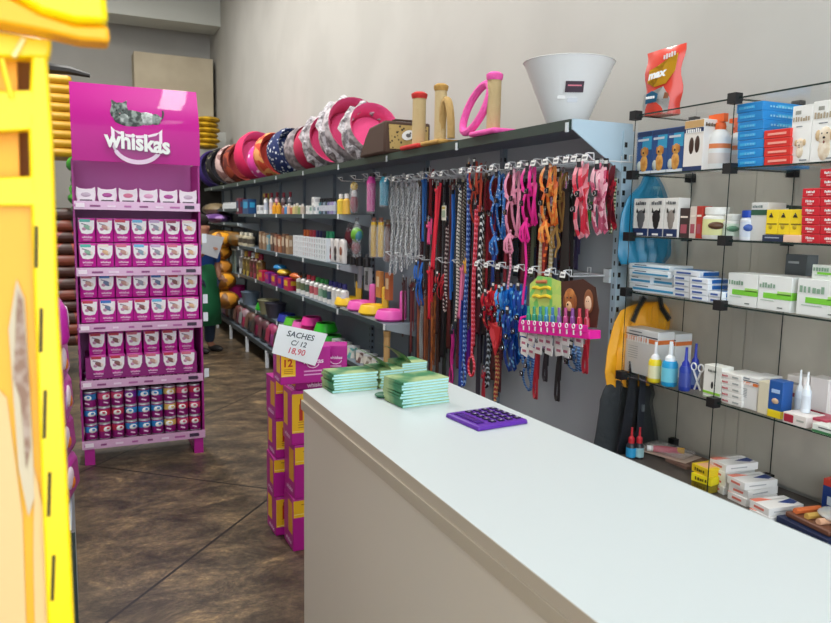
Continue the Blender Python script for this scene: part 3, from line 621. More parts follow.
def cone():
    x = 2.07; y = YX(562, x); z0 = ZT; z1 = zof(566, 64, x); h = z1-z0
    t = thing('recovery_cone', 'white translucent plastic cone standing on the rack end', 'plastic cone', (x, y, z0))
    rb = .085; rt = .205
    PL = mat('eef0f0', .45, trans=.3)
    mb = MB(); seg = 36; vs = []; fs = []
    for r, z in ((rb, 0), (rb+.004, .01), (rt, h), (rt+.003, h-.002), (rt-.003, h-.004), (rb-.003, .01)):
        vs += [(r*cos(2*pi*k/seg), r*sin(2*pi*k/seg), z) for k in range(seg)]
    for i in range(5):
        for k in range(seg): fs.append((i*seg+k, i*seg+(k+1) % seg, (i+1)*seg+(k+1) % seg, (i+1)*seg+k))
    mb.add(vs, fs, PL).build('shell', t)
    a = atan2(-y, -x)+.18; z = h*.47; r = rb+(rt-rb)*.47+.003
    nrm = V(cos(a), sin(a), 0); u = V(-sin(a), cos(a), 0); 
    l = MB().prism([(-.04, -.024), (.04, -.024), (.04, .024), (-.04, .024)], nrm*(r+.008)+V(0, 0, z+.02), u, V(cos(a)*.37, sin(a)*.37, .93), .002, mat('3c2a38', .5)).prism([(-.03, .002), (.03, .002), (.03, .008), (-.03, .008)], nrm*(r+.012)+V(0, 0, z+.02), u, V(cos(a)*.37, sin(a)*.37, .93), .001, mat('e08090', .5))
    l.build('sticker', t)['label'] = 'dark sticker with a pink line'
    l = MB().prism([(-.07, -.03), (-.035, -.03), (-.035, -.015), (-.07, -.015)], nrm*(r-.006)+V(0, 0, z), u, V(cos(a)*.37, sin(a)*.37, .93), .002, WHITE).prism([(-.025, -.045), (.02, -.045), (.02, -.025), (-.025, -.025)], nrm*(r-.006)+V(0, 0, z), u, V(cos(a)*.37, sin(a)*.37, .93), .002, mat('d8dce2', .5)); l.build('price_label', t)
cone()

# ================================================================ FAR SHELVES OF THE RACK
def shelfgoods():
    def bottle(x, y, z, r, h, c, cap, label, group, name='bottle', cat='bottle', lab=None):
        mb = MB().lathe([(r, 0), (r, h*.68), (r*.45, h*.76), (r*.45, h*.8)], (0, 0, 0), c, 10)
        t = thing(name, label, cat, (x, y, z), 0, group); mb.build('body', t)
        MB().lathe([(r*.55, h*.78), (r*.55, h)], (0, 0, 0), cap, 8).build('cap', t)
        if lab: MB().lathe([(r*1.02, h*.2), (r*1.02, h*.55)], (0, 0, 0), lab, 10).build('label', t)
        return t
    def carton(x, y, z, d, c, c2, label, group=None, name='product_box', cat='box'):
        mb = MB().box((0, 0, d[2]/2), d, c).box((-d[0]/2-.001, 0, d[2]*.6), (.002, d[1]*.7, d[2]*.45), c2).box((0, -d[1]/2-.001, d[2]*.6), (d[0]*.6, .002, d[2]*.35), c2)
        return tag(mb.build(name, loc=(x, y, z)), label, cat, group)
    X1 = 1.97
    # --- upper shelf 1.63
    z = 1.63; g = 'bottles with dark red caps on the upper shelf'
    for i, px in enumerate((266.5, 272, 277.5, 284, 290.5)):
        bottle(X1+.05, YX(px, X1+.05), z, .028, .235-.01*(i > 2), mat(('e8e8e8', 'e4dcdc', 'd8a8b0', '8a7c80', '8a8a90')[i], .4), mat('8c1a30', .5), 'tall shampoo bottle with a dark red cap, %s from the left' % ORD[i], g, lab=mat(('c8d0e0', 'e8c8c8', 'b84868', '5c3c40', '5a5c60')[i], .5))
    carton(X1+.02, YX(259, X1), z, (.06, .13, .10), WHITE, mat('b0b0b0', .5), 'white bag shaped pack at the left of the shampoo bottles'); carton(X1+.1, YX(258, X1), z, (.05, .12, .24), mat('c8a83c', .5), mat('4a4434', .5), 'tall golden box behind the white pack')
    for i, px in enumerate((275, 279)): bottle(X1, YX(px, X1), z, .03, .12, mat('e8a020', .4), mat('e8c060', .5), 'orange bottle in front of the shampoo bottles, %s one' % ('left', 'right')[i], 'orange bottles on the upper shelf')
    gs = ['b0604c', '4a8ac0', 'd8b098', 'b86a4c', 'd4c080', 'b4a878', '8a9c60', 'c0b0a0']
    for i in range(8): bottle(X1, YX(284+i*2.7, X1), z, .024, .085+.01*(i % 3), mat(gs[i], .5), mat('e0dcd4', .5), 'small ointment jar in the middle of the upper shelf, %s from the left' % ORD[i], 'small jars on the upper shelf', 'jar', 'jar')
    for i, px in enumerate((310, 314, 318, 316)):
        carton(X1+(.0 if i < 3 else .0), YX(px, X1), z+(0 if i < 3 else .075), (.06, .07, .075), mat(('e8e8e4', 'dfe4e0', 'e8e8e8', 'f0f0ec')[i], .5), mat(('c0c8c8', '7aa090', '8aa0a8', 'c8c8c8')[i], .5), ('white small box, left of the white group', 'white small box with green print in the white group', 'white small box at the right of the white group', 'white box topmost of the white group')[i], 'white boxes on the upper shelf')
    for i in range(8): bottle(X1, YX(320.5+i*2.1, X1), z, .016, .135, mat(('4a7a80', '3a4a58', '8090a0', '3c4c50', '6a6a90', '9088a8', '8a7aa8', 'a0a8c0')[i], .4), BLACK, 'thin small bottle with black cap, %s from the left of eight' % ORD[i], 'thin black capped bottles', lab=mat('c8ccd4', .5))
    for i, px in enumerate((341, 346.5)): bottle(X1-.01, YX(px, X1-.01), z, .034, .16, mat(('e8c83c', 'e8b848')[i], .4), WHITE, 'yellow bottle with white lid at the shelf end, %s one' % ('left', 'right')[i], 'yellow bottles at the shelf end')
    # --- 1.225
    z = 1.225
    for i, px in enumerate((242, 246.5, 251)): bottle(X1, YX(px, X1), z, .05, .17, mat(('b8ac90', 'c8c0a4', 'a8a088')[i], .5), mat('e0dcc8', .5), 'cream topped tin on the middle shelf, %s from the left' % ORD[i], 'cream topped tins', 'tin', 'tin', lab=mat('4c4438', .5))
    cs = ['8c6c50', '9a7c60', '6c98a4', '5a4034', '8a5844', 'a86c48', '6c4c38', 'a08060']
    for i in range(8): carton(X1, YX(262+i*3.9, X1), z, (.05, .10, .20-.015*(i % 3)), mat(cs[i], .5), mat(('c8b8a0', 'd8c8b0')[i % 2], .5), 'brown snack packet on the middle shelf, %s from the left' % ORD[i], 'brown snack packets', 'snack_packet', 'packet')
    WB = mat('dfe6ea', .4)
    y0, y1 = YX(327, X1-.03), YX(295, X1-.03); t = thing('plastic_basket', 'white slotted plastic basket full of coloured sticks', 'basket', (X1+.06, (y0+y1)/2, z)); w = y1-y0
    mb = MB()
    for k in range(15):
        mb.box((-.1, -w/2+w*k/14, .1), (.008, .04, .2), WB)
    for k in range(5): mb.box((-.1, 0, .01+.045*k), (.006, w, .012), WB)
    mb.box((0, -w/2, .1), (.2, .008, .2), WB).box((0, w/2, .1), (.2, .008, .2), WB).box((0, 0, .005), (.2, w, .01), WB).box((.1, 0, .1), (.008, w, .2), mat('3c444c', .6)); mb.build('body', t)
    sc = ['d86a30', 'e07a3c', 'c84a48', 'c83c50', '3a2a60', '2a2c5c', '1d1f3a', '2c9a6a', '35a878']
    for i in range(9): tag(MB().tube([(0, 0, 0), (.01, 0, .245)], .022, mat(sc[i], .45), 8).build('chew_stick', loc=(X1+.04, y1-.1-(w-.2)*i/8, z+.011)), 'coloured roll standing in the white basket, %s from the left' % ORD[i], 'chew roll', 'rolls in the white basket')
    for i, px in enumerate((330, 335.5, 341)):
        t = thing('treat_bag', 'white treat bag with animal picture and dark base, %s from the left' % ORD[i], 'treat bag', (X1+.02, YX(px, X1), z), 0, 'white treat bags'); MB().prism([(-.055, 0), (.055, 0), (.05, .18), (.03, .2), (-.03, .2), (-.05, .18)], (-.02, 0, 0), (0, -1, 0), (0, 0, 1), -.04, mat('e4e0dc', .5)).build('bag', t, bevel=.01)
        MB().ell((-.022, 0, .1), (.004, .03, .04), mat(('7a5034', '3a2c28', '8a4a2c')[i], .6)).ell((-.023, .0, .045), (.004, .03, .03), mat(('c82c3c', '3c3a40', 'c8c0b8')[i], .6)).build('picture', t)
    for i, px in enumerate((345, 349.5, 354, 360, 367)): bottle(X1+.06, YX(px, X1+.06), z-.0, .03, .1, mat('17171a', .4), mat('2c2c30', .4), 'squat black jar under the hanging toys, %s from the left' % ORD[i], 'squat black jars', 'jar', 'jar')
    # --- .86
    z = .86
    cs = ['c8ccd0', 'a08a3c', 'b09848', '8a3c40', 'a04458', 'c8a040']
    for i in range(6): bottle(X1, YX(243+i*3.6, X1), z, .055, .31-.01*(i % 2), mat(cs[i], .4, pat='cells', c2='3a2c20', scale=14), mat(('d8dce0', 'c8a040', '8c1c3c')[i % 3], .5), 'tall snack tub on the third shelf, %s from the left' % ORD[i], 'tall snack tubs', 'snack_tub', 'tub')
    bl = [('c0184a', 'd8a020'), ('7a1c80', 'c81c6c'), ('9c1c70', 'e0a020'), ('5a1c8c', 'd02858'), ('c01c50', 'e8b828')]
    for i, (a, b) in enumerate(bl): carton(X1+.02, YX(266+i*6.6, X1+.02), z, (.14, .17, .12+.0*i), mat(a, .4), mat(b, .4), 'magenta and purple treat box, %s from the left' % ORD[i], 'magenta treat boxes')
    for i, (px, c, l) in enumerate(((280, '2484c0', 'turquoise blue treat bag lying on the purple boxes'), (284, 'e0b820', 'yellow treat bag tucked below the blue one'), (297, 'c8601c', 'orange treat bag lying right of the blue one'))): tag(MB().ell((0, 0, .035), (.07, .14, .035), mat(c, .35)).build('treat_bag', loc=(X1+.02, YX(px, X1+.02), z+.12+(.04 if i == 0 else 0))), l, 'treat bag')
    caps = ['3a3a34', '3a3a34', 'c03c40', 'c03048', '2c8c3c', '2c9444', '28803c', '30307c', '2c2c78', '2a2a70', '2a2a6c']
    for i in range(11):
        px = 300+i*4.5; bottle(X1+.02, YX(px, X1+.02), z, .038, .2, mat('e4e4e0', .4), mat(caps[i], .5), 'white bottle row on the third shelf, %s from the left' % ORD[i], 'row of white bottles', lab=mat(('7c8058', '607050', '4c6454', 'b85860', 'c86c74', '8ab098', '4c7c64', '3c5464', 'd8d8d8', 'e8e8e8', 'e0e4e8')[i], .5))
    # pet toilets / feeders
    def toilet(c):
        m = mat(c, .35); t = thing('cat_toilet', '', 'feeder tray', (0, 0, 0), 0, 'yellow and pink feeders')
        MB().lathe([(.095, 0), (.112, .015), (.095, .065), (.085, .075), (.072, .03)], (0, 0, 0), m, 20, sy=1.0).build('bowl', t)
        MB().prism([(-.05, 0), (.05, 0), (.055, .13), (.045, .2), (-.04, .2), (-.055, .13)], (.07, 0, .01), (0, -1, 0), (0, 0, 1), -.05, m).build('tower', t, bevel=.008)
        MB().ell((.068, 0, .1), (.004, .008, .009), mat('5a3a1c', .5)).build('spout', t); return t
    kk = {'y': Kind(lambda: toilet('f0c428')), 'p': Kind(lambda: toilet('e85cb4'))}
    for i, (px, c, l) in enumerate(((346, 'y', 'yellow plastic pet feeder, farther one of the two yellow feeders'), (359, 'p', 'pink plastic pet feeder, farther one of the two pink feeders'), (371, 'y', 'yellow plastic pet feeder, nearer one of the two yellow feeders'), (388, 'p', 'pink plastic pet feeder, nearest to the rack edge'))):
        kk[c].put((2.03, YX(px-3, 1.99, 305), .877), l, -.45, 'yellow and pink feeders')
    # --- .49 bowls and tins
    z = .49
    def bowl(c): 
        t = thing('pet_bowl', '', 'pet bowl', (0, 0, 0), 0, 'plastic pet bowls'); MB().lathe([(.1, 0), (.11, .01), (.085, .08), (.08, .082), (.07, .05)], (0, 0, 0), mat(c, .35), 18).build('body', t); MB().lathe([(.081, .079), (.084, .084), (.078, .084), (.076, .079)], (0, 0, 0), mat(c, .3), 18).build('rim', t); return t
    for i, (px, c, dz, l) in enumerate(((262, '28a028', 0, 'green bowl stack at the far end of the bowl shelf'), (285, '2434a0', .0, 'dark blue pet bowl beside a green one'), (292, '5ac030', 0, 'light green pet bowl in front of the dark blue one'), (300, 'e868b8', 0, 'pale pink pet bowl above the price sign'), (308, 'e01c88', .0, 'hot pink pet bowl, lower of two'), (310, 'e8389c', .085, 'hot pink pet bowl, upper of two'), (322, '2468c8', .0, 'blue pet bowl under the bright green one'), (324, '2cbc28', .085, 'bright green pet bowl stacked on blue'), (330, '2a9c2c', .0, 'darker green pet bowl right of the blue one'))):
        k = Kind(lambda: bowl(c)); k.put((2.02, YX(px, 2.0), z+dz), l, 0, 'plastic pet bowls')
    for i, px in enumerate((339, 346, 354, 364, 372, 381)):
        c = ('7ab0b8', 'c8b858', '6ab4b0', '7a5c58', '8c8070', '6c7c80')[i]
        t = thing('food_tin', 'small round food tin with animal print, %s from the left on the bowl shelf' % ORD[i], 'tin', (1.99, YX(px, 1.99), z), 0, 'food tins on the bowl shelf'); MB().lathe([(.055, 0), (.055, .085)], (0, 0, 0), mat(c, .4, pat='cells', c2='e8e4d8', scale=26), 16).build('body', t); MB().lathe([(.056, .083), (.056, .09), (.05, .088)], (0, 0, 0), mat('dfe4e6', .3, .4), 16).build('lid', t)
    for i, (px, c, l, x) in enumerate(((250, '6c7c8c', 'clear grey tub with toys on the bowl shelf', 1.98), (236, 'c01c80', 'magenta bucket at the far end of the bowl shelf', 1.98), (268, '8c8c70', 'pale green grooming pack by the green bowls', 1.98), (275, '3c3c48', 'dark grooming pack by the green bowls', 1.98))):
        t = thing('storage_tub', l, 'tub', (x, YX(px, x), z), 0); MB().lathe([(.09, 0), (.12, .16), (.125, .165), (.11, .15)], (0, 0, 0), mat(c, .4), 16).build('body', t); MB().tube([(.12*cos(a), .12*sin(a), .16) for a in [2*pi*k/16 for k in range(16)]], .006, mat(c, .3), 5, closed=True).build('rim', t)
    # pale upright tube by the bowls
    y = YX(392.5, 1.93); tag(MB().lathe([(.022, 0), (.022, .84)], (0, 0, 0), mat('b8935c', .7), 14).lathe([(.024, .8), (.024, .84)], (0, 0, 0), mat('9c7a48', .7), 14).build('wooden_post', loc=(1.90, y, .0)), 'pale wooden post standing in front of the rack beside the leather leashes', 'post')
    # --- base shelf: sacks of food leaning out
    cs = ['3a3230', '6a4838', '8a8c90', '5c3428', '2c3034', '7a2c60', '9c2c7c', '4c4038', '8c3c78', '2c2628', '7a1c40', '3c3a3c', 'a02c50', '60303c']
    def sack(c, c2):
        t = thing('food_sack', '', 'food sack', (0, 0, 0), 0, 'food sacks on the base shelf')
        MB().box((0, 0, .12), (.26, .3, .24), mat(c, .4, pat='cells', c2=c2, scale=7), top=(.85, .9)).build('bag', t, bevel=.05)
        MB().box((-.132, 0, .13), (.004, .16, .13), mat(c2, .4), ry=.12).build('label', t); return t
    for i in range(21):
        y = 4.85+i*.36; c = cs[i % 14]; k = Kind(lambda: sack(c, cs[(i+4) % 14])); k.put((1.97, y, .202), '%s sack on the base shelf, %s from the near end' % (('dark', 'brown', 'grey')[i % 3] if c not in ('7a2c60', '9c2c7c', '8c3c78', 'a02c50') else 'magenta', (ORD+['seventeenth', 'eighteenth', 'nineteenth', 'twentieth', 'twenty-first'])[i]), 0, 'food sacks on the base shelf')
    # --- far end module
    for i in range(8): bottle(X1, YX(224.5+i*1.9, X1), 1.70, .024, .085, mat('d4d8d8', .4), mat('e8ecec', .4), 'tiny white bottle at the far end of the rack, %s from the left' % ORD[i], 'tiny white bottles')
    carton(X1+.02, YX(248, X1), 1.63, (.1, .34, .18), mat('1c4a7c', .4), mat('2ca0d0', .4), 'blue box with a light blue ring at the far end'); carton(X1, YX(241.5, X1), 1.63+.0, (.1, .16, .2), mat('6c2c3c', .4), mat('3c4c6c', .4), 'dark red box beside the far blue box')
    for i, px in enumerate((215, 220, 226, 231, 236)):
        tag(MB().ell((0, 0, .09), (.15, .3, .1), mat(('c88a28', 'd89a24', 'e0a82c', 'b8863c', '6a5a3c')[i], .4, pat='cells', c2='8a5c18', scale=8)).build('food_bag', loc=(1.98, YX(px, 1.95), 1.2)), 'orange food bag at the far end, %s from the left of the upper five' % ORD[i], 'food bag', 'orange food bags at the far end')
    for i, (px, py) in enumerate(((218, 240), (217, 252), (218, 268), (221, 281), (217, 293), (224, 300))):
        p = onX(px+3, py, 1.8); tag(MB().ell((0, 0, 0), (.17, .2, .12), mat(('f0a828', 'e09828', 'd08a34', 'e8a028', 'f0a830', 'd89430')[i], .4, pat='cells', c2='7a4c14', scale=8)).build('food_bag', loc=p), 'orange food bag in the hanging column behind the person, %s from top' % ORD[i], 'food bag', 'orange bags in a column')
    t = tag(MB().ell((0, 0, .07), (.2, .42, .1), mat('8a7858', .5, pat='cells', c2='4a3c28', scale=9)).build('food_bag', loc=(1.95, YX(216, 1.95), 1.62)), 'brown patterned bag at the far end of the rack', 'food bag')
    tag(MB().ell((0, 0, .05), (.2, .5, .07), mat('5c2a80', .4, pat='cells', c2='b088c8', scale=9)).build('food_bag', loc=(1.93, YX(217, 1.93), 1.51)), 'purple food bag under the brown patterned bag', 'food bag')
    for i in range(7):
        y = YX(224+i*2.2, X1); t = MB().box((0, 0, -.2), (.02, .03, .4), mat(('9aa89c', '6c8078', 'a8b0a8', '4c5c54', '8c9890', '5a6a60', '7c8a80')[i], .4)).box((0, 0, -.03), (.03, .06, .05), mat('c0c4bc', .4)); tag(t.build('hanging_brush', loc=(X1-.03, y, 1.19)), 'thin grey green item hanging at the far end, %s from the left' % ORD[i], 'hanging item', 'thin hanging items')
shelfgoods()

# ================================================================ PURPLE CAT FOOD DISPLAY
def cat_display():
    X0, X1, Y0, D = 0.0, .735, 4.97, .34
    t = thing('cat_food_display', 'tall magenta cat food display stand with whiskas header at the aisle', 'display stand', ((X0+X1)/2, Y0+D/2, 0))
    ox, oy = (X0+X1)/2, Y0+D/2
    def part(mb, n, lab=None, bevel=0):
        o = mb.build(n, t, bevel=bevel); o.location = (-ox, -oy, 0)
        if lab: o['label'] = lab
        return o
    SIDE = mat('a01c82', .45); BACK = mat('a8569a', .5); ST = mat('d8a8cc', .25, coat=.5)
    # header: bowed glossy sign
    n = 12; vs = []; fs = []
    for i in range(n+1):
        s = i/n; z = 1.915+.475*s; y = Y0-.03-.05*sin(pi*s)-.02+.10*s
        vs += [(X0-.005, y, z), (X1+.005, y, z)]
    hb = len(vs); vs += [(x, y+.02, z) for x, y, z in vs]
    for i in range(n):
        fs += [(2*i, 2*i+1, 2*i+3, 2*i+2), (hb+2*i, hb+2*i+2, hb+2*i+3, hb+2*i+1), (2*i, 2*i+2, hb+2*i+2, hb+2*i), (2*i+1, hb+2*i+1, hb+2*i+3, 2*i+3)]
    fs += [(0, hb, hb+1, 1), (2*n, 2*n+1, hb+2*n+1, hb+2*n)]
    hm = mat('c0088e', .4, coat=.12)
    hm.node_tree.nodes['Principled BSDF'].inputs['Specular IOR Level'].default_value = .2
    head = part(MB().add(vs, fs, hm), 'header', 'bowed magenta header sign')
    def hp(x, z, off=.004):                                     # point just in front of the bowed sign
        s = (z-1.915)/.475; return (x, Y0-.05-.05*sin(pi*s)+.10*s-off, z)
    def hpoly(mb, pts, m, off): 
        return mb.add([hp(a, b, off) for a, b in pts], [tuple(range(len(pts)))], m)
    cx, cz = .365, 2.05
    # cat-head shaped badge: outline, fill, bowl stripe, wordmark
    def badge(k, dz=0): 
        p = [(-.145*k, .085*k), (-.125*k, .065*k), (-.06*k, .045*k), (.0, .04*k), (.06*k, .045*k), (.125*k, .065*k), (.145*k, .085*k)]
        p += [(.145*k*cos(a), .0+.115*k*sin(a)-.005) for a in [-pi*j/18 for j in range(1, 18)]]
        return [(cx+a, cz-.01+b+dz) for a, b in reversed(p)]
    def fan(mb, pts, m, off):
        c = (sum(a for a, b in pts)/len(pts), sum(b for a, b in pts)/len(pts)-.01)
        v = [hp(*c, off)]+[hp(a, b, off) for a, b in pts]; k = len(pts)
        return mb.add(v, [(0, 1+i, 1+(i+1) % k) for i in range(k)], m)
    W_ = mat('f6e6f2', .4)
    b = MB(); fan(b, badge(1.02), W_, .012); fan(b, badge(.89, -.012), mat('a3107e', .35), .015)
    st = [(cx+.15*cos(a), cz-.02+.125*sin(a)) for a in [-pi*.14-pi*.72*j/16 for j in range(17)]]; st2 = [(cx+.128*cos(a), cz-.02+.098*sin(a)) for a in [-pi*.14-pi*.72*j/16 for j in range(17)]]
    for j in range(16): b.add([hp(*st[j], .018), hp(*st2[j], .018), hp(*st2[j+1], .018), hp(*st[j+1], .018)], [(0, 1, 2, 3)], mat('f0d4ec', .4))
    o = b.build('badge', head); o.location = (0, 0, 0); o['label'] = 'white outlined cat head badge'
    g, f, asp = textgeo('whiskas', .035)
    w = MB()
    for k, m, off in ((1.0, mat('8a0c6c', .4), .021), (1.0, WHITE, .025)):
        dx = .006 if off < .022 else 0
        w.add([hp(cx+x*.38+dx, cz-.01+y*.38*1.15-x*.03-dx, off) for x, y in g], f, m)
    o = w.build('lettering', head); o['label'] = 'white whiskas lettering'
    kf = mat('9aa6a0', .9, pat='noise', c2='4a5250', scale=28); k2 = mat('d0d8d4', .9, pat='noise', c2='8a9490', scale=30)
    kt = MB()
    def e(x, z, rx, rz, m, d=.012): q = hp(cx+(x-cx)*1.12, z-.018, .008); rx *= 1.12; rz *= 1.15; kt.ell(q, (rx, .004+d*.3, rz), m, 12, 6)
    e(cx-.03, 2.2, .09, .045, kf); e(cx+.05, 2.205, .055, .035, k2); e(cx-.085, 2.235, .048, .052, kf); e(cx+.1, 2.205, .03, .03, kf)
    e(cx-.06, 2.2, .03, .03, k2, .02)
    for s in (-1, 1): kt.add([hp(cx-.095+s*.043, 2.25, .012), hp(cx-.095+s*.013, 2.275, .012), hp(cx-.095+s*.045, 2.295, .012)], [(0, 1, 2) if s < 0 else (0, 2, 1)], kf)
    for s in (-1, 1): kt.ell(hp(cx-.095+s*.018, 2.226, .024), (.005, .003, .005), BLACK, 6, 4)
    kt.ell(hp(cx-.095, 2.208, .026), (.004, .003, .003), mat('c88890', .6), 6, 4)
    kt.tube([hp(cx+.115+.045*sin(a), 2.18+.06*(1-cos(a))*.8, .01) for a in [1.9*j/8 for j in range(9)]], .006, kf, 5)
    o = kt.build('kitten_picture', head); o['label'] = 'picture of a lying grey tabby kitten'
    # carcass
    part(MB().box(((X0+X1)/2, Y0+D, 1.16), (X1-X0, .012, 2.0), BACK), 'back_panel', 'pale magenta back panel')
    for x in (X0-.006, X1+.006):
        mb = MB().prism([(0, .12), (D, .12), (D, 1.93), (.16, 1.93), (.10, 1.7), (.06, 1.3), (.03, .9), (0, .5)], (x-.006 if x < .3 else x+.006, Y0, 0), (0, 1, 0), (0, 0, 1), .012 if x < .3 else -.012, SIDE)
        mb = MB().prism([(-.0, .12), (D, .12), (D, 1.93), (.02, 1.93)], (x-.006, Y0, 0), (0, 1, 0), (0, 0, 1), .012, SIDE)
        for k in range(22): mb.box((x+(-.007 if x < .3 else .007), Y0+.02, .3+k*.072), (.003, .01, .03), mat('3a0c30', .6))
        part(mb, 'side_panel')
    for x in (X0+.03, X1-.03): part(MB().box((x, Y0+.0, .06), (.06, .025, .12), mat('b01c8c', .4)).box((x, Y0+.17, .012), (.05, .34, .02), mat('b01c8c', .4)), 'leg')
    SPZ = (1.649, 1.239, .887, .525, .132)
    for i, z in enumerate(SPZ):
        w = .745 if i != 4 else .76
        mb = MB().box((ox, Y0+D/2, z-.02), (X1-X0, D, .01), mat('c86ab4', .5)).box((ox, Y0-.012, z), (w, .012, .052), ST)
        rnd = random.Random(i)
        for k in range(8): mb.box((X0+.02+k*.094, Y0-.019, z-.003), (rnd.uniform(.03, .07), .002, .012), mat(('b05a9c', '8a3c78', 'e8d0e4')[k % 3], .4))
        mb.box((X1-.06, Y0-.02, z), (.06, .002, .022), mat('3c2a44', .4)).box((X0+.03, Y0-.02, z), (.05, .002, .026), mat('f4e4f0', .4))
        part(mb, 'shelf', 'shelf with pink printed price strip')
    for k, z in enumerate((1.5, .98, .6, 1.1)): 
        part(MB().box((X1+.03, Y0-.01, z-.05), (.03, .002, .06), mat('dfe6ec', .4)), 'shelf_tag', 'small white side tag')
    # ---- packets
    PM = mat('cc1a9c', .35, coat=.2); FO = mat('f2eef0', .4)
    def pouch(top, pic):
        p = thing('cat_food_pouch', '', 'food pouch', (0, 0, 0), 0, 'magenta cat food pouches')
        w, h = .097, .15; mb = MB(); nx, nz = 6, 8; vs = []; fs = []
        for sgn in (-1, 1):
            for j in range(nz+1):
                for i in range(nx+1):
                    u = i/nx; v = j/nz; d = .014*(sin(pi*u)**.6)*(sin(pi*min(1, v*1.02))**.5 if 0 < v < 1 else 0)+.001
                    vs.append(((u-.5)*w, sgn*d, v*h))
        q = (nx+1)*(nz+1)
        for j in range(nz):
            for i in range(nx):
                a = j*(nx+1)+i; fs.append((a, a+1, a+nx+2, a+nx+1)); fs.append((q+a, q+a+nx+1, q+a+nx+2, q+a+1))
        bd = [i for i in range(nx+1)]+[j*(nx+1)+nx for j in range(1, nz+1)]+[nz*(nx+1)+i for i in range(nx-1, -1, -1)]+[j*(nx+1) for j in range(nz-1, 0, -1)]
        for k in range(len(bd)): a, b2 = bd[k], bd[(k+1) % len(bd)]; fs.append((a, q+a, q+b2, b2))
        mb.add(vs, fs, PM); mb.build('body', p)
        l = MB()
        cup = [(-.044, .135), (.044, .135), (.042, .085), (.03, .056), (0, .05), (-.03, .056), (-.042, .085)]
        l.add([(x, -.017, z) for x, z in cup], [(0, 6, 5, 4, 3, 2, 1)], FO)
        l.box((-.01, -.0175, .134), (.06, .001, .018), top).ell((.004, -.018, .092), (.026, .003, .014), pic, 9, 5, R=Matrix.Rotation(.5, 3, 'Y')).box((-.012, -.0185, .11), (.04, .001, .006), mat('8a7a90', .5), ry=.3).ell((-.016, -.018, .082), (.012, .003, .01), mat('c890b0', .6), 8, 5).ell((.02, -.018, .088), (.01, .003, .012), mat('e8d8d0', .6), 8, 5)
        l.build('printed_bowl', p)['label'] = 'white bowl shape with picture'
        l = MB(); l.text('whiskas', (0, -.0165, .032), (1, 0, 0), (0, 0, 1), .06, mat('f4d8ee', .4), .02); l.box((0, -.0155, .014), (.045, .001, .004), mat('e8a8d8', .4)); l.build('lettering', p)['label'] = 'pale whiskas lettering'
        return p
    tops = {'teal': ('4cb8a8', '8fb8a0'), 'rose': ('d86a88', 'c89a90'), 'red': ('c8304c', '8a5a58'), 'sky': ('6ab8e0', '90a8b8'), 'blue': ('2c6cc0', '6a7a98'), 'wine': ('98184c', '6a2c48'), 'cream': ('f0e0d8', 'e0b890'), 'lilac': ('c8a8d0', '989aa8')}
    KK = {k: Kind(lambda v=v: pouch(mat(v[0], .4), mat(v[1], .6))) for k, v in tops.items()}
    def row(z, ytxt, cols, n, x0, x1, dy=0, where=''):
        for i in range(n):
            x = x0+(x1-x0)*(i+.5)/n; c = cols[i]
            KK[c].put((x+random.uniform(-.002, .002), Y0+.02+dy, z), 'magenta pouch with %s top, %s from left in the %s' % (c, ORD[i], where), random.uniform(-.05, .05), 'magenta cat food pouches')
    row(1.266+.155, 0, ['teal', 'rose', 'red', 'sky', 'lilac', 'wine', 'cream'], 7, X0+.01, X1-.005, .03, 'top row of pouches')
    row(1.266, 0, ['teal', 'cream', 'rose', 'sky', 'lilac', 'rose', 'cream'], 7, X0+.01, X1-.005, 0, 'second row of pouches')
    row(.914+.155, 0, ['rose', 'blue', 'rose', 'lilac', 'blue', 'red', 'cream'], 7, X0+.01, X1-.005, .03, 'third row of pouches')
    row(.914, 0, ['red', 'blue', 'rose', 'red', 'sky', 'rose', 'cream'], 7, X0+.01, X1-.005, 0, 'fourth row of pouches')
    row(.552+.145, 0, ['red', 'red', 'rose', 'red', 'red', 'rose'], 6, X0+.045, X1-.03, .06, 'fifth row of pouches')
    row(.552, 0, ['red', 'red', 'rose', 'rose', 'red', 'rose'], 6, X0+.045, X1-.03, .03, 'lowest row of pouches')
    # holders behind the pouch rows
    for z in (1.266+.15, .914+.15, .552+.14):
        part(MB().box((ox, Y0+.17, z-.075), (X1-X0-.05, .26, .14), mat('8c1272', .5)), 'pouch_tray', 'magenta tray holding the upper row')
    # tubs on top shelf
    def tub(pc):
        p = thing('cat_treat_tub', '', 'treat tub', (0, 0, 0), 0, 'white cat treat packs'); 
        poly = [(-.05, 0), (.05, 0), (.058, .05), (.054, .1), (.034, .088), (0, .084), (-.034, .088), (-.054, .1), (-.058, .05)]
        MB().prism(poly, (0, 0, 0), (1, 0, 0), (0, 0, 1), -.05, mat('efe8ee', .4), mat('b84a9c', .4)).build('body', p, bevel=.004)
        MB().ell((0, -.001, .05), (.03, .003, .014), pc, 10, 5).box((0, -.001, .016), (.07, .002, .008), mat('5a4a58', .4)).build('printed_band', p); return p
    KT = [Kind(lambda c=c: tub(mat(c, .5))) for c in ('c8b8c8', 'b04c98', 'd87898', 'e0a8c8')]
    for i, c in enumerate((0, 1, 2, 3, 1, 0)): KT[c].put((X0+.065+i*.122, Y0+.04, 1.665), 'white cat shaped treat pack on the top shelf, %s from the left' % ORD[i], 0, 'white cat treat packs')
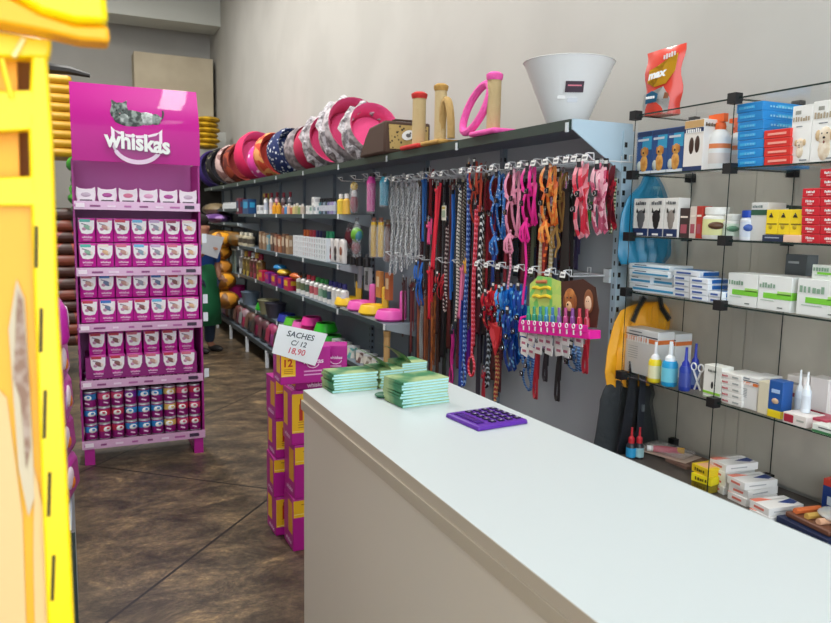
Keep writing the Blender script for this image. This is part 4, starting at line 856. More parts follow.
    # cans: nine columns, three rows
    def can(c):
        p = thing('cat_food_can', '', 'can', (0, 0, 0), 0, 'cat food cans on the lowest shelf')
        MB().lathe([(.036, 0), (.038, .006), (.038, .098), (.036, .104), (.034, .104)], (0, 0, 0), PM, 14, ms=[STEEL, MAGD, STEEL, STEEL, STEEL]).build('can', p)
        MB().lathe([(.0386, .052), (.0386, .09)], (0, 0, 0), c, 14).build('coloured_band', p)
        MB().ell((0, -.036, .066), (.024, .006, .018), WHITE, 8, 5).ell((.004, -.040, .07), (.012, .004, .008), c, 6, 4).box((-.004, -.040, .03), (.03, .002, .008), mat('f0d8ec', .4), ry=.3).build('print', p)
        return p
    KC = {k: Kind(lambda v=v: can(mat(v, .35))) for k, v in {'blue': '2a86c8', 'pink': 'd84c74', 'red': 'c0304c', 'yellow': 'e0c060', 'purple': '7a2ca0'}.items()}
    grid = [['blue', 'pink', 'pink', 'purple', 'blue', 'blue', 'yellow', 'pink', 'red'], ['blue', 'red', 'red', 'blue', 'blue', 'blue', 'yellow', 'red', 'pink'], ['blue', 'red', 'red', 'blue', 'blue', 'blue', 'yellow', 'pink', 'red']]
    for r in range(3):
        for i in range(9):
            KC[grid[r][i]].put((X0+.044+i*.0808, Y0+.045, .155+.106*(2-r)), 'cat food can with %s band, %s from the left in the %s row of cans' % (grid[r][i], ORD[i], ('upper', 'middle', 'bottom')[r]), random.uniform(-.4, .4), 'cat food cans on the lowest shelf')
    KM = Kind(lambda: can(mat('3a2038', .5)))
    for i in range(9): KM.put((X0+.044+i*.0808, Y0+.13, .155+.106*3-.0), 'dark cat food can in the back row, %s from the left' % ORD[i], 0, 'dark cans in the back row')
    for r in range(3):
        pass
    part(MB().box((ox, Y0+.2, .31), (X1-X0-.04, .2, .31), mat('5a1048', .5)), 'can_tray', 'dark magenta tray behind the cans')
cat_display()
# ================================================================ BEHIND AND LEFT OF THE DISPLAY
def left_side():
    SY0 = onY(60, 157, 7.85).z
    t = thing('stock_rack', 'grey metal stock rack with stacked food bags behind the magenta display', 'shop rack', (-.3, 8.2, 0))
    G = mat('b8bcb8', .5)
    for x in (-.72, .1): 
        for y in (-.33, .33): MB().box((x, y, 1.4), (.04, .04, 2.2), G).build('upright', t)
    for z in (.28, 1.74, SY0-.01): MB().box((-.31, 0, z-.02), (.86, .72, .03), G).build('shelf', t)
    MB().box((-.31, .35, 1.93), (.86, .01, .42), mat('c8cac6', .6)).build('back_panel', t)
    cs = ['8a3a2c', 'a04430', '9c4434', '4a3c38', '6a4038', '7c3a32', '5a3c36', '8c4434', 'b84c34', 'a04030', '4c5044', '484c40']
    for i in range(12): tag(MB().box((0, 0, .0), (.62, .6, .112), mat(cs[i], .4, pat='cells', c2=('4a2418', '8a4430', '5a4038')[i % 3], scale=6)).build('food_bag', loc=(-.285+.01*(i % 2), 8.15, .35+i*.113), bevel=.045), 'dark reddish food bag stacked low behind the display, %s from the bottom' % ORD[i], 'food bag', 'dark food bags in a stack')
    for i in range(9):
        tag(MB().box((-.02, 0, 0), (.68, .66, .086), mat('dca824', .45, pat='noise', c2='c08c20', scale=5)).build('food_bag', loc=(-.30+.008*(i % 2), 8.15, SY0+.045+i*.0845), bevel=.04), 'yellow food bag in the high stack left of the display header, %s from the bottom' % ORD[i], 'food bag', 'yellow food bags in the high stack')
    tag(MB().tube([(-.12, -.1, .0), (-.05, -.1, .035), (.12, -.1, .03), (.3, -.1, .0)], [.03, .05, .04, .02], mat('1e1c1a', .6), 8).build('dark_bag', loc=(-.12, 8.0, SY0+.045+9*.0845-.02)), 'dark rolled bag lying on top of the yellow food bags', 'bag')
    gm = mat('4cb428', .3, pat='noise', c2='1c6c14', scale=9, coat=.6)
    mb = MB()
    for k in range(6): mb.ell((.02*(k % 2)+.01*(k % 3), 0, -.085*k), (.065-.006*(k % 3), .05, .075), gm, 7, 5, R=Matrix.Rotation(.5-.4*k, 3, 'Y'))
    tag(mb.build('green_packet', loc=(.0, 7.79, SY0-.06)), 'shiny green packets hanging at the left edge of the magenta display', 'packet')
    # yellow bags by the arch
    for i in range(6):
        p = onY(208-(i % 2)*2, 120+i*5.2, 12.6); tag(MB().ell((0, 0, 0), (.2, .22, .055), mat('d0a41c', .5, pat='noise', c2='a07c18', scale=5)).build('food_bag', loc=p), 'yellow food bag on the ledge above the arch, %s from top' % ORD[i], 'food bag', 'yellow bags above the arch')
    # near left rack, seen edge on, with magenta bags
    t = thing('end_rack', 'dark edged pale rack end at the lower left by the yellow stand', 'shop rack', (-.335, 2.9, 0))
    x1 = -.012
    MB().box((x1+.3-.006, .0, .30), (.012, .9, .6), mat('b4c4d0', .4)).build('side_panel', t)['label'] = 'pale blue side panel'
    MB().box((x1+.3+.0, -.45, .30), (.02, .02, .6), mat('2a3a38', .4)).build('edge_strip', t)
    MB().box((0, 0, .59), (.55, .9, .02), SHELFG).build('shelf', t); MB().box((-.26, 0, .8), (.02, .9, 1.6), SHELFG).build('back_panel', t)
    MB().box((-.02, -.02, .3), (.5, .8, .56), mat('3c4438', .6, pat='cells', c2='8c8c7c', scale=8)).build('stock', t)
    def mbag():
        p = thing('cat_food_bag', '', 'food bag', (0, 0, 0), 0, 'magenta cat food bags')
        MB().box((0, 0, .0), (.2, .3, .15), mat('b8209a', .3, coat=.4), top=(.93, .9)).build('bag', p, bevel=.03)
        MB().ell((.094, -.02, .01), (.010, .05, .04), mat('f0dce8', .4)).ell((.100, -.0, -.01), (.007, .025, .02), mat('e07c28', .5)).ell((.092, -.09, .0), (.008, .025, .03), mat('c8b0d8', .4)).build('picture', p); return p
    k = Kind(mbag)
    for i in range(5): k.put((-.138-.008*(i % 2), 2.75+.02*(i % 3), .675+i*.14), 'magenta cat food bag beside the yellow stand, %s from the bottom' % ORD[i], random.uniform(-.2, .2))
left_side()
def person():
    px, Y = 208, 8.6; b = onZ(204, 352, 0); x, y = b.x, b.y
    t = thing('person', 'person in blue top, green apron and dark jeans beyond the magenta display', 'person', (x, y, 0))
    t.scale = (.93, .93, .93); t.rotation_euler.z = .6
    SK = mat('a8745a', .6)
    def skin(name, joints, edges, radii, m, root=0, parent=None, flatx=None):
        me = bpy.data.meshes.new(name); me.from_pydata(joints, edges, []); o = bpy.data.objects.new(name, me); C.objects.link(o); o.parent = parent or t
        md = o.modifiers.new('skin', 'SKIN'); md.use_smooth_shade = True
        for i, r in enumerate(radii): me.skin_vertices[0].data[i].radius = r if isinstance(r, tuple) else (r, r)
        me.skin_vertices[0].data[root].use_root = True
        sb = o.modifiers.new('sub', 'SUBSURF'); sb.levels = 1; sb.render_levels = 2; me.materials.append(m); return o
    # figure half turned to the shelves, one hand on the white packet
    J = [(0, 0, .93), (0, 0, 1.15), (0, -.01, 1.36), (0, -.02, 1.45), (0, -.03, 1.53), (-.05, -.03, 1.62),
         (-.19, 0, 1.37), (-.25, -.08, 1.16), (-.13, -.28, 1.34), (.19, 0, 1.37), (.22, -.02, 1.1), (.15, -.14, .93),
         (-.1, 0, .86), (-.11, -.02, .48), (-.1, .03, .09), (-.1, -.1, .035), (.1, 0, .86), (.1, -.02, .48), (.13, .04, .09), (.13, -.1, .035)]
    J[5] = (0, -.03, 1.61)
    ED = [(0, 1), (1, 2), (2, 3), (3, 4), (4, 5), (2, 6), (6, 7), (7, 8), (2, 9), (9, 10), (10, 11), (0, 12), (12, 13), (13, 14), (14, 15), (0, 16), (16, 17), (17, 18), (18, 19)]
    RA = [(.14, .11), (.14, .1), (.15, .1), .055, .075, .085, .06, .045, .032, .06, .045, .032, .095, .065, .045, .035, .095, .065, .045, .035]
    skin('body', J, ED, RA, SK)
    # clothes follow the same joints a little wider
    ix = [0, 1, 2, 6, 7, 9, 10, 3]; mp = {k: i for i, k in enumerate(ix)}
    skin('blue_shirt', [J[i] for i in ix], [(mp[a], mp[b]) for a, b in ED if a in mp and b in mp], [(.165, .135), (.165, .125), (.17, .12), .08, .062, .08, .062, .075], mat('1c4a92', .8))['label'] = 'blue short sleeved top'
    ix = [0, 12, 13, 14, 16, 17, 18]; mp = {k: i for i, k in enumerate(ix)}
    skin('jeans', [J[i] for i in ix], [(mp[a], mp[b]) for a, b in ED if a in mp and b in mp], [(.155, .125), .11, .082, .068, .11, .082, .068], mat('2c3c50', .85))['label'] = 'dark blue jeans'
    ap = MB()
    vs = []; fs = []
    for i, (z, w) in enumerate(((1.12, .15), (.9, .21), (.62, .24), (.36, .25))):
        for k in range(9): a = -pi*.05-(pi*.9)*k/8; vs.append((w*cos(a), (w*.75+.01)*sin(a), z))
    for i in range(3):
        for k in range(8): fs.append((i*9+k, i*9+k+1, i*9+k+10, i*9+k+9))
    o = ap.add(vs, fs, mat('14663c', .8)).build('apron', t); o['label'] = 'long green apron'; q = o.modifiers.new('s', 'SOLIDIFY'); q.thickness = .012
    MB().ell((0, .01, 1.655), (.092, .1, .085), mat('1c1512', .9), 14, 8).build('hair', t)['label'] = 'short dark hair'
    EY = mat('2a1c18', .5); f = MB().ell((-.03, -.11, 1.6), (.009, .004, .005), EY, 6, 4).ell((.03, -.11, 1.6), (.009, .004, .005), EY, 6, 4).ell((0, -.118, 1.575), (.011, .02, .02), SK, 8, 5).ell((0, -.108, 1.54), (.02, .008, .005), mat('8a4a40', .6), 8, 4); f.build('face', t)
    for hx, hy, hz in ((-.13, -.28, 1.34), (.15, -.14, .93)):
        h = MB().ell((hx, hy-.03, hz), (.035, .045, .018), SK)
        for k in range(4): h.tube([(hx-.026+.017*k, hy-.06, hz), (hx-.027+.018*k, hy-.095-.006*(k in (1, 2)), hz-.006), (hx-.025+.017*k, hy-.11, hz-.03)], [.009, .008, .007], SK, 6)
        h.tube([(hx+.03, hy-.02, hz), (hx+.05, hy-.05, hz-.005), (hx+.045, hy-.075, hz-.02)], [.011, .009, .008], SK, 6); h.build('hand', t)
    for s in (-1, 1): MB().ell(((-.1 if s < 0 else .13), -.07, .04), (.05, .13, .045), mat('1c1a1a', .6), 12, 8).build('shoe', t)
    tag(MB().prism([(-.12, -.1), (.05, -.16), (.13, .08), (-.1, .12)], (0, 0, 0), (1, 0, 0), (0, 0, 1), .03, mat('b8bcc0', .5)).build('white_packet', loc=(x+.06, y-.33, 1.28)), 'pale grey white packet held up by the person', 'packet')
person()
# ================================================================ YELLOW STAND IN THE FOREGROUND
def yellow_stand():
    Y = .86
    t = thing('yellow_display_stand', 'bright yellow metal pet food stand close to the camera at the left', 'display stand', (-.2, Y, 0))
    YL = mat('ffd800', .35); 
    def L(px, py): p = onY(px, py, Y); return (p.x, p.z)
    def poly(pts, th, m, name, lab=None, dy=0, side=None, bevel=0):
        q = [(a+.2, b) for a, b in (L(*p) for p in pts)]
        area = sum(q[i][0]*q[(i+1) % len(q)][1]-q[(i+1) % len(q)][0]*q[i][1] for i in range(len(q)))
        if area < 0: q.reverse()
        o = MB().prism(q, (0, dy, 0), (1, 0, 0), (0, 0, 1), -th, m, side).build(name, t, bevel=bevel)
        if lab: o['label'] = lab
        return o
    # slotted corner post, leaning outwards a little at the foot
    o = poly([(32, 40), (46, 40), (53, 140), (58, 300), (67, 470), (75, 640), (75, 700), (50, 700), (34, 300), (28, 120)], .03, YL, 'post', 'yellow corner post with long slots', bevel=.003)
    DK = mat('3a3008', .7)
    for (a, b, c, d) in ((34.5, 226, 38, 268), (39.5, 308, 42.5, 352), (43.5, 390, 46, 438), (48, 472, 50.5, 516), (52, 555, 54, 600)):
        p = L(a, b); q = L(c, d); MB().add([(p[0]+.2, -.0015-.0, p[1]), (p[0]+.2+.0035, -.0015, p[1]), (q[0]+.2, -.0015, q[1]), (q[0]+.2-.0035, -.0015, q[1])], [(0, 3, 2, 1)], DK).build('slot', t)['label'] = 'dark slot of the post'
    # upper frame with square holes
    YO = mat('f2a800', .45)
    fr = [(-60, 20), (50, 20), (50, 56), (46, 62), (46, 190), (-60, 210)]
    poly([(-60, 22), (52, 40), (49, 58), (-60, 56)], .03, YL, 'frame_rail', 'yellow top rail', dy=-.002, bevel=.003)
    poly([(-60, 92), (34, 90), (34, 130), (-60, 134)], .02, YL, 'frame_rail', dy=.0, bevel=.002)
    poly([(-60, 180), (36, 176), (36, 206), (-60, 206)], .02, YL, 'frame_rail', dy=.0, bevel=.002)
    poly([(-60, 40), (14, 40), (18, 200), (-60, 210)], .01, YO, 'inner_panel', 'orange yellow inner panel', dy=.03)
    poly([(10, 50), (38, 50), (40, 200), (14, 200)], .01, mat('7a4a10', .6), 'inner_shadow_board', 'brown board painted as shade behind the holes', dy=.06)  # brown stands in for the shade inside the frame holes
    MB().tube([(L(2, 60)[0]+.2, -.006, L(2, 60)[1]), (L(12, 98)[0]+.2, -.006, L(12, 98)[1])], .0025, YL).tube([(L(24, 40)[0]+.2, -.006, L(24, 40)[1]), (L(14, 58)[0]+.2, -.006, L(14, 58)[1])], .0025, mat('fff2a0', .4)).build('wire_brace', t)
    # canopy: bowed shade with orange underside
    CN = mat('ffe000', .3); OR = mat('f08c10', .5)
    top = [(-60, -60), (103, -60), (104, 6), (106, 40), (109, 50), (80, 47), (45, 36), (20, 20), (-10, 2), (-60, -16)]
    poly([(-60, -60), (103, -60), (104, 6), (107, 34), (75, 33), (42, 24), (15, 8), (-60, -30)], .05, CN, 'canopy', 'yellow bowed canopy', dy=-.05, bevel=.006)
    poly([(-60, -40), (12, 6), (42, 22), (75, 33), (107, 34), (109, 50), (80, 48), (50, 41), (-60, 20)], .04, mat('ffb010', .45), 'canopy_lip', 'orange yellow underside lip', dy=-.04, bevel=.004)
    # printed side board
    IV = mat('dcb87c', .5); B1 = mat('e6a81e', .45)
    poly([(-60, 206), (36, 206), (40, 300), (53, 700), (-60, 700)], .01, B1, 'poster_board', 'printed board with dog picture', dy=.012)
    poly([(-60, 330), (6, 400), (22, 520), (28, 700), (-60, 700)], .002, IV, 'print', 'cream swoosh', dy=.009)
    poly([(34, 470), (44, 520), (50, 700), (36, 700), (33, 560)], .002, IV, 'print', 'cream swoosh', dy=.009)
    poly([(16, 280), (24, 300), (32, 440), (34, 500), (28, 520), (18, 470), (8, 330)], .002, mat('c8b898', .6), 'print', 'pale dog fur print', dy=.008)
    poly([(17, 290), (22, 300), (29, 390), (30, 450), (26, 470), (20, 400), (13, 380)], .002, mat('8c6c58', .7, pat='noise', c2='b09a88', scale=60), 'print', 'brown grey dog fur print', dy=.006)
    MB().box((-.1, .22, .05), (.34, .44, .1), YL).build('base', t, bevel=.004)
    for x in (-.25, .05):
        MB().box((x, .42, .85), (.03, .03, 1.6), YL).build('post', t, bevel=.002)['label'] = 'yellow rear post'
    for z in (.4, .75, 1.1): MB().box((-.1, .23, z), (.3, .4, .012), YL).build('shelf', t)
    MB().box((-.1, .435, .85), (.28, .008, 1.5), mat('e6a81e', .45)).build('back_panel', t)
yellow_stand()

# ================================================================ GLASS SHELVES
GX, GW = 2.1, 2.43
LZ = (2.04, 1.80, 1.547, 1.315, .957); BZ = .6
def glass_unit():
    t = thing('glass_shelf_unit', 'wall mounted glass shelving held by black plastic corner clamps', 'glass shelves', (2.27, 1.9, 0))
    GL = mat('e8f4f2', .02, trans=1.0); ED = mat('20302c', .2)
    def part(mb, n, lab=None):
        o = mb.build(n, t, smooth=False); o.location = (-2.27, -1.9, 0)
        if lab: o['label'] = lab
        return o
    m = bpy.data.materials.new('glass'); m.use_nodes = True; b = m.node_tree.nodes['Principled BSDF']
    b.inputs['Base Color'].default_value = (.9, .97, .95, 1); b.inputs['Transmission Weight'].default_value = 1; b.inputs['Roughness'].default_value = 0; b.inputs['IOR'].default_value = 1.12; b.inputs['Alpha'].default_value = .18
    for z in LZ:
        for y1, y0 in ((2.41, 1.91), (1.91, 1.41), (1.41, .91)):
            part(MB().box(((GX+GW)/2, (y0+y1)/2, z-.003), (GW-GX, y1-y0-.004, .006), m, fm={'-x': ED, '+y': ED, '-y': ED}), 'glass_shelf')
    for y in (2.41, 1.91, 1.41):
        part(MB().box(((GX+GW)/2, y, (LZ[0]+BZ)/2), (GW-GX, .005, LZ[0]-BZ), m, fm={'-x': ED, '+x': ED}), 'glass_divider')
        for z in LZ:
            part(MB().box((GX, y, z-.003), (.035, .036, .036), BLACK).box((GX+.012, y, z-.003), (.04, .014, .014), BLACK), 'corner_clamp')
            part(MB().box((GW-.01, y, z-.003), (.03, .036, .036), BLACK), 'corner_clamp')
        part(MB().box((GW-.01, y, BZ+.02), (.03, .036, .036), BLACK), 'corner_clamp')
    b = thing('low_bench', 'dark brown low bench board under the glass shelves', 'bench', (2.18, 1.45, 0))
    MB().box((0, 0, BZ-.015), (.5, 1.92, .03), mat('57504a', .6, pat='noise', c2='453f3a', scale=6)).build('top_board', b); MB().box((.09, 0, .28), (.28, 1.84, .56), mat('6a645c', .7)).build('carcass', b)
glass_unit()
# items: front faces at X, columns from their own depth along the shelf
def item(name, label, cat, px0, px1, X, z, h, depth, build, group=None, rz=0):
    ya, yb = YZ(px0, X, z+h/2), YZ(px1, X, z+h/2); w = ya-yb; t = thing(name, label, cat, (X+depth/2, (ya+yb)/2, z), rz, group); build(t, depth, w, h); return t
def bx(c, fm=None, deco=None, c3=None):
    m = mat(c, .4) if isinstance(c, str) else c
    def f(t, d, w, h):
        MB().box((0, 0, h/2), (d, w, h), m, fm=fm).build('carton', t, bevel=.0015)
        if deco: q = MB(); deco(q, d, w, h); q.build('print', t)
    return f
def face(q, d, w, y, z, sy, sz, m, off=.0012): q.box((-d/2-off/2, y*w, z), (off, sy*w, sz), m)   # mark on the front; y>0 is left in view
def sface(q, d, w, h, x, z, sx, sz, m, off=.0012): q.box((x*d, -w/2-off/2, z), (sx*d, off, sz), m)
def glyphs(q, o, u, tw, m, hmax, n):                # print too small to read: a row of uneven marks
    rnd = random.Random(n*7+int(tw*1e4)); h = min(hmax or 1, tw*.26); x = -tw/2; o = Vector(o); u = Vector(u); st = tw/n
    for k in range(n):
        a = st*rnd.uniform(.45, .8); hh = h*rnd.uniform(.6, 1); c = o+u*(x+a/2)+V(0, 0, (hh-h)/2); q.box(c, (a if u.x else .0008, a if u.y else .0008, hh), m); x += st
def ftext(q, s, d, w, y, z, tw, m, hmax=None, off=.0016, bold=.02): glyphs(q, (-d/2-off, y*w, z), (0, -1, 0), tw*w, m, hmax, len(s))
def stext(q, s, d, w, x, z, tw, m, hmax=None, bold=.02): glyphs(q, (x*d, -w/2-.0016, z), (1, 0, 0), tw*d, m, hmax, len(s))
def glassgoods():
    NV = mat('16305c', .4); GOLD = mat('d8a050', .6, pat='noise', c2='b87830', scale=30); CY = mat('2c98c0', .4); SV = mat('c8ccd2', .35)
    # ---- bag on top
    x = 2.2; y = YX(655, x); t = thing('pet_food_bag', 'red and yellow max dog food bag standing on top of the glass shelves', 'food bag', (x, y, LZ[0]), .35)
    w, h = .165, .262; vs = []; fs = []; nx, nz = 8, 12; RED = mat('d83c28', .35, pat='noise', c2='c83020', scale=6, coat=.4)
    for sg in (-1, 1):
        for j in range(nz+1):
            for i in range(nx+1):
                u = i/nx; v = j/nz; d = .045*(sin(pi*u)**.5)*((1-v)**.45 if v < 1 else 0)*(1 if v > .0 else .9)+.0015
                vs.append((sg*d+.012*sin(v*9+u*5)*.3, -(u-.5)*w*(1-.06*sin(pi*v))+.006*sin(v*12), v*h+(.02*(u-.3) if v > .6 else 0)*(v-.6)*2.5))
    q = (nx+1)*(nz+1)
    for j in range(nz):
        for i in range(nx): a = j*(nx+1)+i; fs.append((a, a+1, a+nx+2, a+nx+1)); fs.append((q+a, q+a+nx+1, q+a+nx+2, q+a+1))
    bd = [i for i in range(nx+1)]+[j*(nx+1)+nx for j in range(1, nz+1)]+[nz*(nx+1)+i for i in range(nx-1, -1, -1)]+[j*(nx+1) for j in range(nz-1, 0, -1)]
    for k in range(len(bd)): a, b2 = bd[k], bd[(k+1) % len(bd)]; fs.append((a, q+a, q+b2, b2))
    MB().add(vs, fs, RED).build('bag', t)
    def bp(y, z): 
        u = .5-y/w; v = z/h; return -(.045*(sin(pi*max(.02, min(.98, u)))**.5)*((1-min(v, .99))**.45)+.005)
    def patch(pts, m, name, off, lab=None):
        c = (sum(a for a, b in pts)/len(pts), sum(b for a, b in pts)/len(pts)); k = len(pts)
        o = MB().add([(bp(*c)-off, *c)]+[(bp(a, b)-off, a, b) for a, b in pts], [(0, 1+i, 1+(i+1) % k) for i in range(k)]+[(0, 1+(i+1) % k, 1+i) for i in range(k)], m).build(name, t)
        if lab: o['label'] = lab
    YM = mat('f0b020', .4)
    patch([(.055, .13), (.02, .11), (-.03, .12), (-.06, .17), (-.065, .24), (-.03, .22), (.02, .19), (.05, .18)], YM, 'print', .004, 'yellow swoosh')
    patch([(.08, .005), (-.045, .005), (-.05, .06), (-.02, .11), (.02, .095), (.07, .085)], mat('dedcd8', .4), 'print', .003, 'silver white lower part')
    patch([(.055, .045), (.0, .05), (-.003, .08), (.025, .095), (.052, .085)], mat('2c78a0', .4), 'print', .007, 'blue patch')
    patch([(-.025, .06), (-.045, .06), (-.045, .08), (-.03, .085)], mat('a86c48', .6), 'print', .006)
    def btext(s, y, z, tw, m, bold=.03, off=.012, shear=.0):
        g, f, asp = textgeo(s, bold, shear); MB().add([(bp(y-a*tw, z)-off, y-a*tw, z+b*tw+a*.012) for a, b in g], f, m).build('lettering', t)
    btext('max', .005, .155, .08, WHITE, .05, .016, .2); g2 = MB()
    for k in range(5): g2.box((bp(-.012-k*.01, .225+k*.003)-.006, -.012-k*.01, .225+k*.003), (.002, .007, .016+.004*(k % 2)), mat('d8d4d4', .4))
    for k in range(4): g2.box((bp(.045-k*.011, .068)-.012, .045-k*.011, .068), (.002, .008, .01), WHITE)
    g2.build('small_print', t)
    # ---- level 1.80
    z = 1.80
    def dogbox(q, d, w, h):
        face(q, d, w, 0, h*.93, .98, h*.1, NV); face(q, d, w, -.18, h*.72, .6, h*.3, CY); face(q, d, w, .05, h*.8, .7, h*.05, SV, .002)
        q.ell((-d/2, -.05*w, h*.52), (.004, w*.22, h*.13), GOLD, 10, 6).ell((-d/2, -.03*w, h*.25), (.004, w*.26, h*.2), GOLD, 10, 6).ell((-d/2, .28*w, h*.2), (.004, w*.16, h*.12), mat('b8c0b8', .5), 8, 5)
        q.ell((-d/2-.005, -.02*w, h*.5), (.002, w*.05, h*.03), mat('3a2014', .5), 6, 4); face(q, d, w, 0, h*.05, .98, h*.06, mat('d8e0e4', .4))
        q.ell((-d/2-.001, .14*w, h*.53), (.003, w*.06, h*.09), mat('b07030', .6), 6, 5).ell((-d/2-.001, -.24*w, h*.53), (.003, w*.06, h*.09), mat('b07030', .6), 6, 5)
    for i, (a, b) in enumerate(((636.5, 651.5), (651.8, 667), (667.3, 683.5))): item('dog_chew_box', 'blue dog treat box with golden puppy, %s of the three side by side' % ('left', 'middle', 'right')[i], 'box', a, b, 2.14, z, .175, .07, bx('1d4a84', None, dogbox), 'blue puppy boxes')
    def choc(q, d, w, h):
        face(q, d, w, 0, h*.92, .98, h*.14, mat('c8a068', .5)); face(q, d, w, 0, h*.8, .98, h*.08, NV); face(q, d, w, 0, h*.05, .98, h*.09, NV)
        for s, c in ((.1, h*.5), (-.2, h*.52)): q.ell((-d/2, s*w, c), (.004, w*.13, h*.17), mat('3c2418', .5), 8, 6)
        ftext(q, 'biscoito', d, w, 0, h*.8, .8, WHITE)
        stext(q, 'biscoito', d, w, 0, h*.9, .8, mat('5a3c18', .5))
    item('bone_treat_box', 'tall white treat box with brown bones and dark band', 'box', 683.8, 703, 2.13, z, .19, .075, bx('e6e0d8', None, choc))
    def spray(t, d, w, h):
        OR = mat('f0682c', .4); r = w/2
        MB().lathe([(r*.95, 0), (r, .01), (r, h*.55), (r*.75, h*.66), (r*.4, h*.72)], (0, 0, 0), mat('eeece8', .35), 18).build('bottle', t)
        MB().lathe([(r*.45, h*.7), (r*.5, h*.76), (r*.4, h*.83)], (0, 0, 0), OR, 12).box((0, .0, h*.91), (.022, .05, h*.14), OR).box((0, .036, h*.94), (.016, .03, .016), OR).tube([(0, .018, h*.86), (0, .034, h*.8), (0, .03, h*.72)], .005, OR, 6).build('trigger', t)['label'] = 'orange spray trigger'
        MB().lathe([(r*1.01, h*.38), (r*1.01, h*.46)], (0, 0, 0), mat('e8844c', .4), 18).lathe([(r*1.005, h*.12), (r*1.005, h*.3)], (0, 0, 0), mat('e4d8d0', .4), 18).build('label', t)
    item('spray_bottle', 'white spray bottle with orange trigger left of the glass divider', 'spray bottle', 701, 720, 2.16, z, .215, .09, spray); item('spray_bottle', 'white spray bottle with orange trigger directly behind the middle divider', 'spray bottle', 722, 741, 2.24, z, .205, .09, spray)
    BL = mat('1c86cc', .35); BL2 = mat('3cacdc', .35)
    def blueb(q, d, w, h):
        face(q, d, w, .1, h*.5, .6, h*.3, BL2); sface(q, d, w, h, .1, h*.55, .6, h*.35, BL2); stext(q, 'aaaaaaaa', d, w, -.1, h*.5, .5, mat('8cc8e8', .4), h*.25); ftext(q, 'aaaa', d, w, 0, h*.5, .4, mat('6cb8e4', .4), h*.25)
    for i in range(7): item('medicine_box', 'bright blue medicine box, %s from the bottom of the tall blue stack' % ORD[i], 'box', 737.5-.8*(i == 6), 763+random.uniform(-.5, .5), 2.125, z+i*.0315, .0305, .23, bx(BL, None, blueb), 'bright blue medicine boxes')
    def redb(q, d, w, h): face(q, d, w, 0, h*.5, .7, h*.25, mat('f0a090', .4)); sface(q, d, w, h, .0, h*.5, .6, h*.2, mat('f0b0a4', .4))
    for i in range(4): item('medicine_box', 'red medicine box in front of the blue stack, %s from the bottom' % ORD[i], 'box', 764, 790.5, 2.12, z+i*.0295, .0285, .06, bx('d42c24', None, redb), 'flat red medicine boxes')
    def vet(k):
        def f(q, d, w, h):
            PA = mat('e8dcc8', .6, pat='noise', c2='d8c4a8', scale=30)
            ftext(q, 'VETRICA' if k == 0 else 'ALVESTAN', d, w, 0, h*.77, .85, mat('b0a088', .4), bold=0); face(q, d, w, .1, h*.64, .3, .003, mat('808488', .4))
            c = h*(.34 if k == 0 else .42); s = .6 if k == 0 else 1
            q.ell((-d/2, 0, c), (.005, .024*s, .03*s), PA, 10, 6).ell((-d/2, 0, c-.04*s), (.004, .022*s, .035*s), PA, 10, 6)
            q.ell((-d/2, .024*s, c+.004), (.004, .01*s, .018*s), mat('c8ac84', .6), 8, 5).ell((-d/2, -.024*s, c+.004), (.004, .01*s, .018*s), mat('c8ac84', .6), 8, 5)
            q.ell((-d/2-.004, 0, c-.004), (.003, .005*s, .004*s), BLACK, 6, 4).ell((-d/2-.003, .009*s, c+.009*s), (.003, .003*s, .003*s), BLACK, 6, 4).ell((-d/2-.003, -.009*s, c+.009*s), (.003, .003*s, .003*s), BLACK, 6, 4).ell((-d/2-.003, 0, c-.016*s), (.002, .004*s, .007*s), mat('7a3a30', .5), 6, 4)
            face(q, d, w, -.2, h*.06, .35, .005, mat('8a8e90', .4)); q.box((-d/2, .2*w, h*.88), (.002, .02, .012), mat('9a9a90', .4))
        return f
    item('medicine_box', 'white box with small puppy right of the red boxes', 'box', 791, 811, 2.13, z, .185, .13, bx('ecebe6', None, vet(0))); item('medicine_box', 'white box with large pale puppy at the right picture edge, upper shelf', 'box', 811.5, 840, 2.13, z, .19, .13, bx('ecebe6', None, vet(1)))
    # ---- level 1.547
    z = 1.547
    def petw(c):
        def f(q, d, w, h):
            q.ell((-d/2, 0, h*.5), (.004, w*.28, h*.2), mat(c, .6), 10, 6).ell((-d/2, 0, h*.35), (.004, w*.2, h*.16), mat(c, .6), 10, 6)
            for s in (-1, 1): q.add([(-d/2-.003, s*w*.12, h*.62), (-d/2-.003, s*w*.3, h*.62), (-d/2-.003, s*w*.26, h*.76)], [(0, 1, 2), (0, 2, 1)], mat(c, .6))
            ftext(q, 'Lucone', d, w, 0, h*.88, .7, mat('505458', .4)); face(q, d, w, 0, h*.11, .96, h*.2, NV); face(q, d, w, 0, h*.06, .4, h*.05, WHITE, .003)
        return f
    for i, (a, b, c, l) in enumerate(((633.5, 648.5, '5a5a5c', 'white box with grey cat picture, left on the second shelf'), (649, 663.5, '1c1a1a', 'white box with black dog picture on the second shelf'), (664, 678, '8a8078', 'slim white box with small animal, right of the black dog box'))): item('medicine_box', l, 'box', a, b, 2.14, z, .155-.0*(i == 2), .06, bx('e6e4de', None, petw(c)))
    for i, (a, b, c, h, l) in enumerate(((672, 679, 'c8b89c', .15, 'thin beige box behind the slim white box'), (679, 689, '3c2c28', .115, 'small dark brown box on the second shelf'), (689.5, 696, 'd8c8bc', .12, 'small cream and red box on the second shelf'), (696, 702, 'b43428', .122, 'narrow red brown box on the second shelf'))):
        item('medicine_box', l, 'box', a, b, 2.15, z, h, .05, bx(c, None, lambda q, d, w, h: (face(q, d, w, 0, h*.3, .6, h*.3, mat('a8505c', .5)), face(q, d, w, 0, h*.7, .7, h*.06, mat('e8dccc', .5)))))
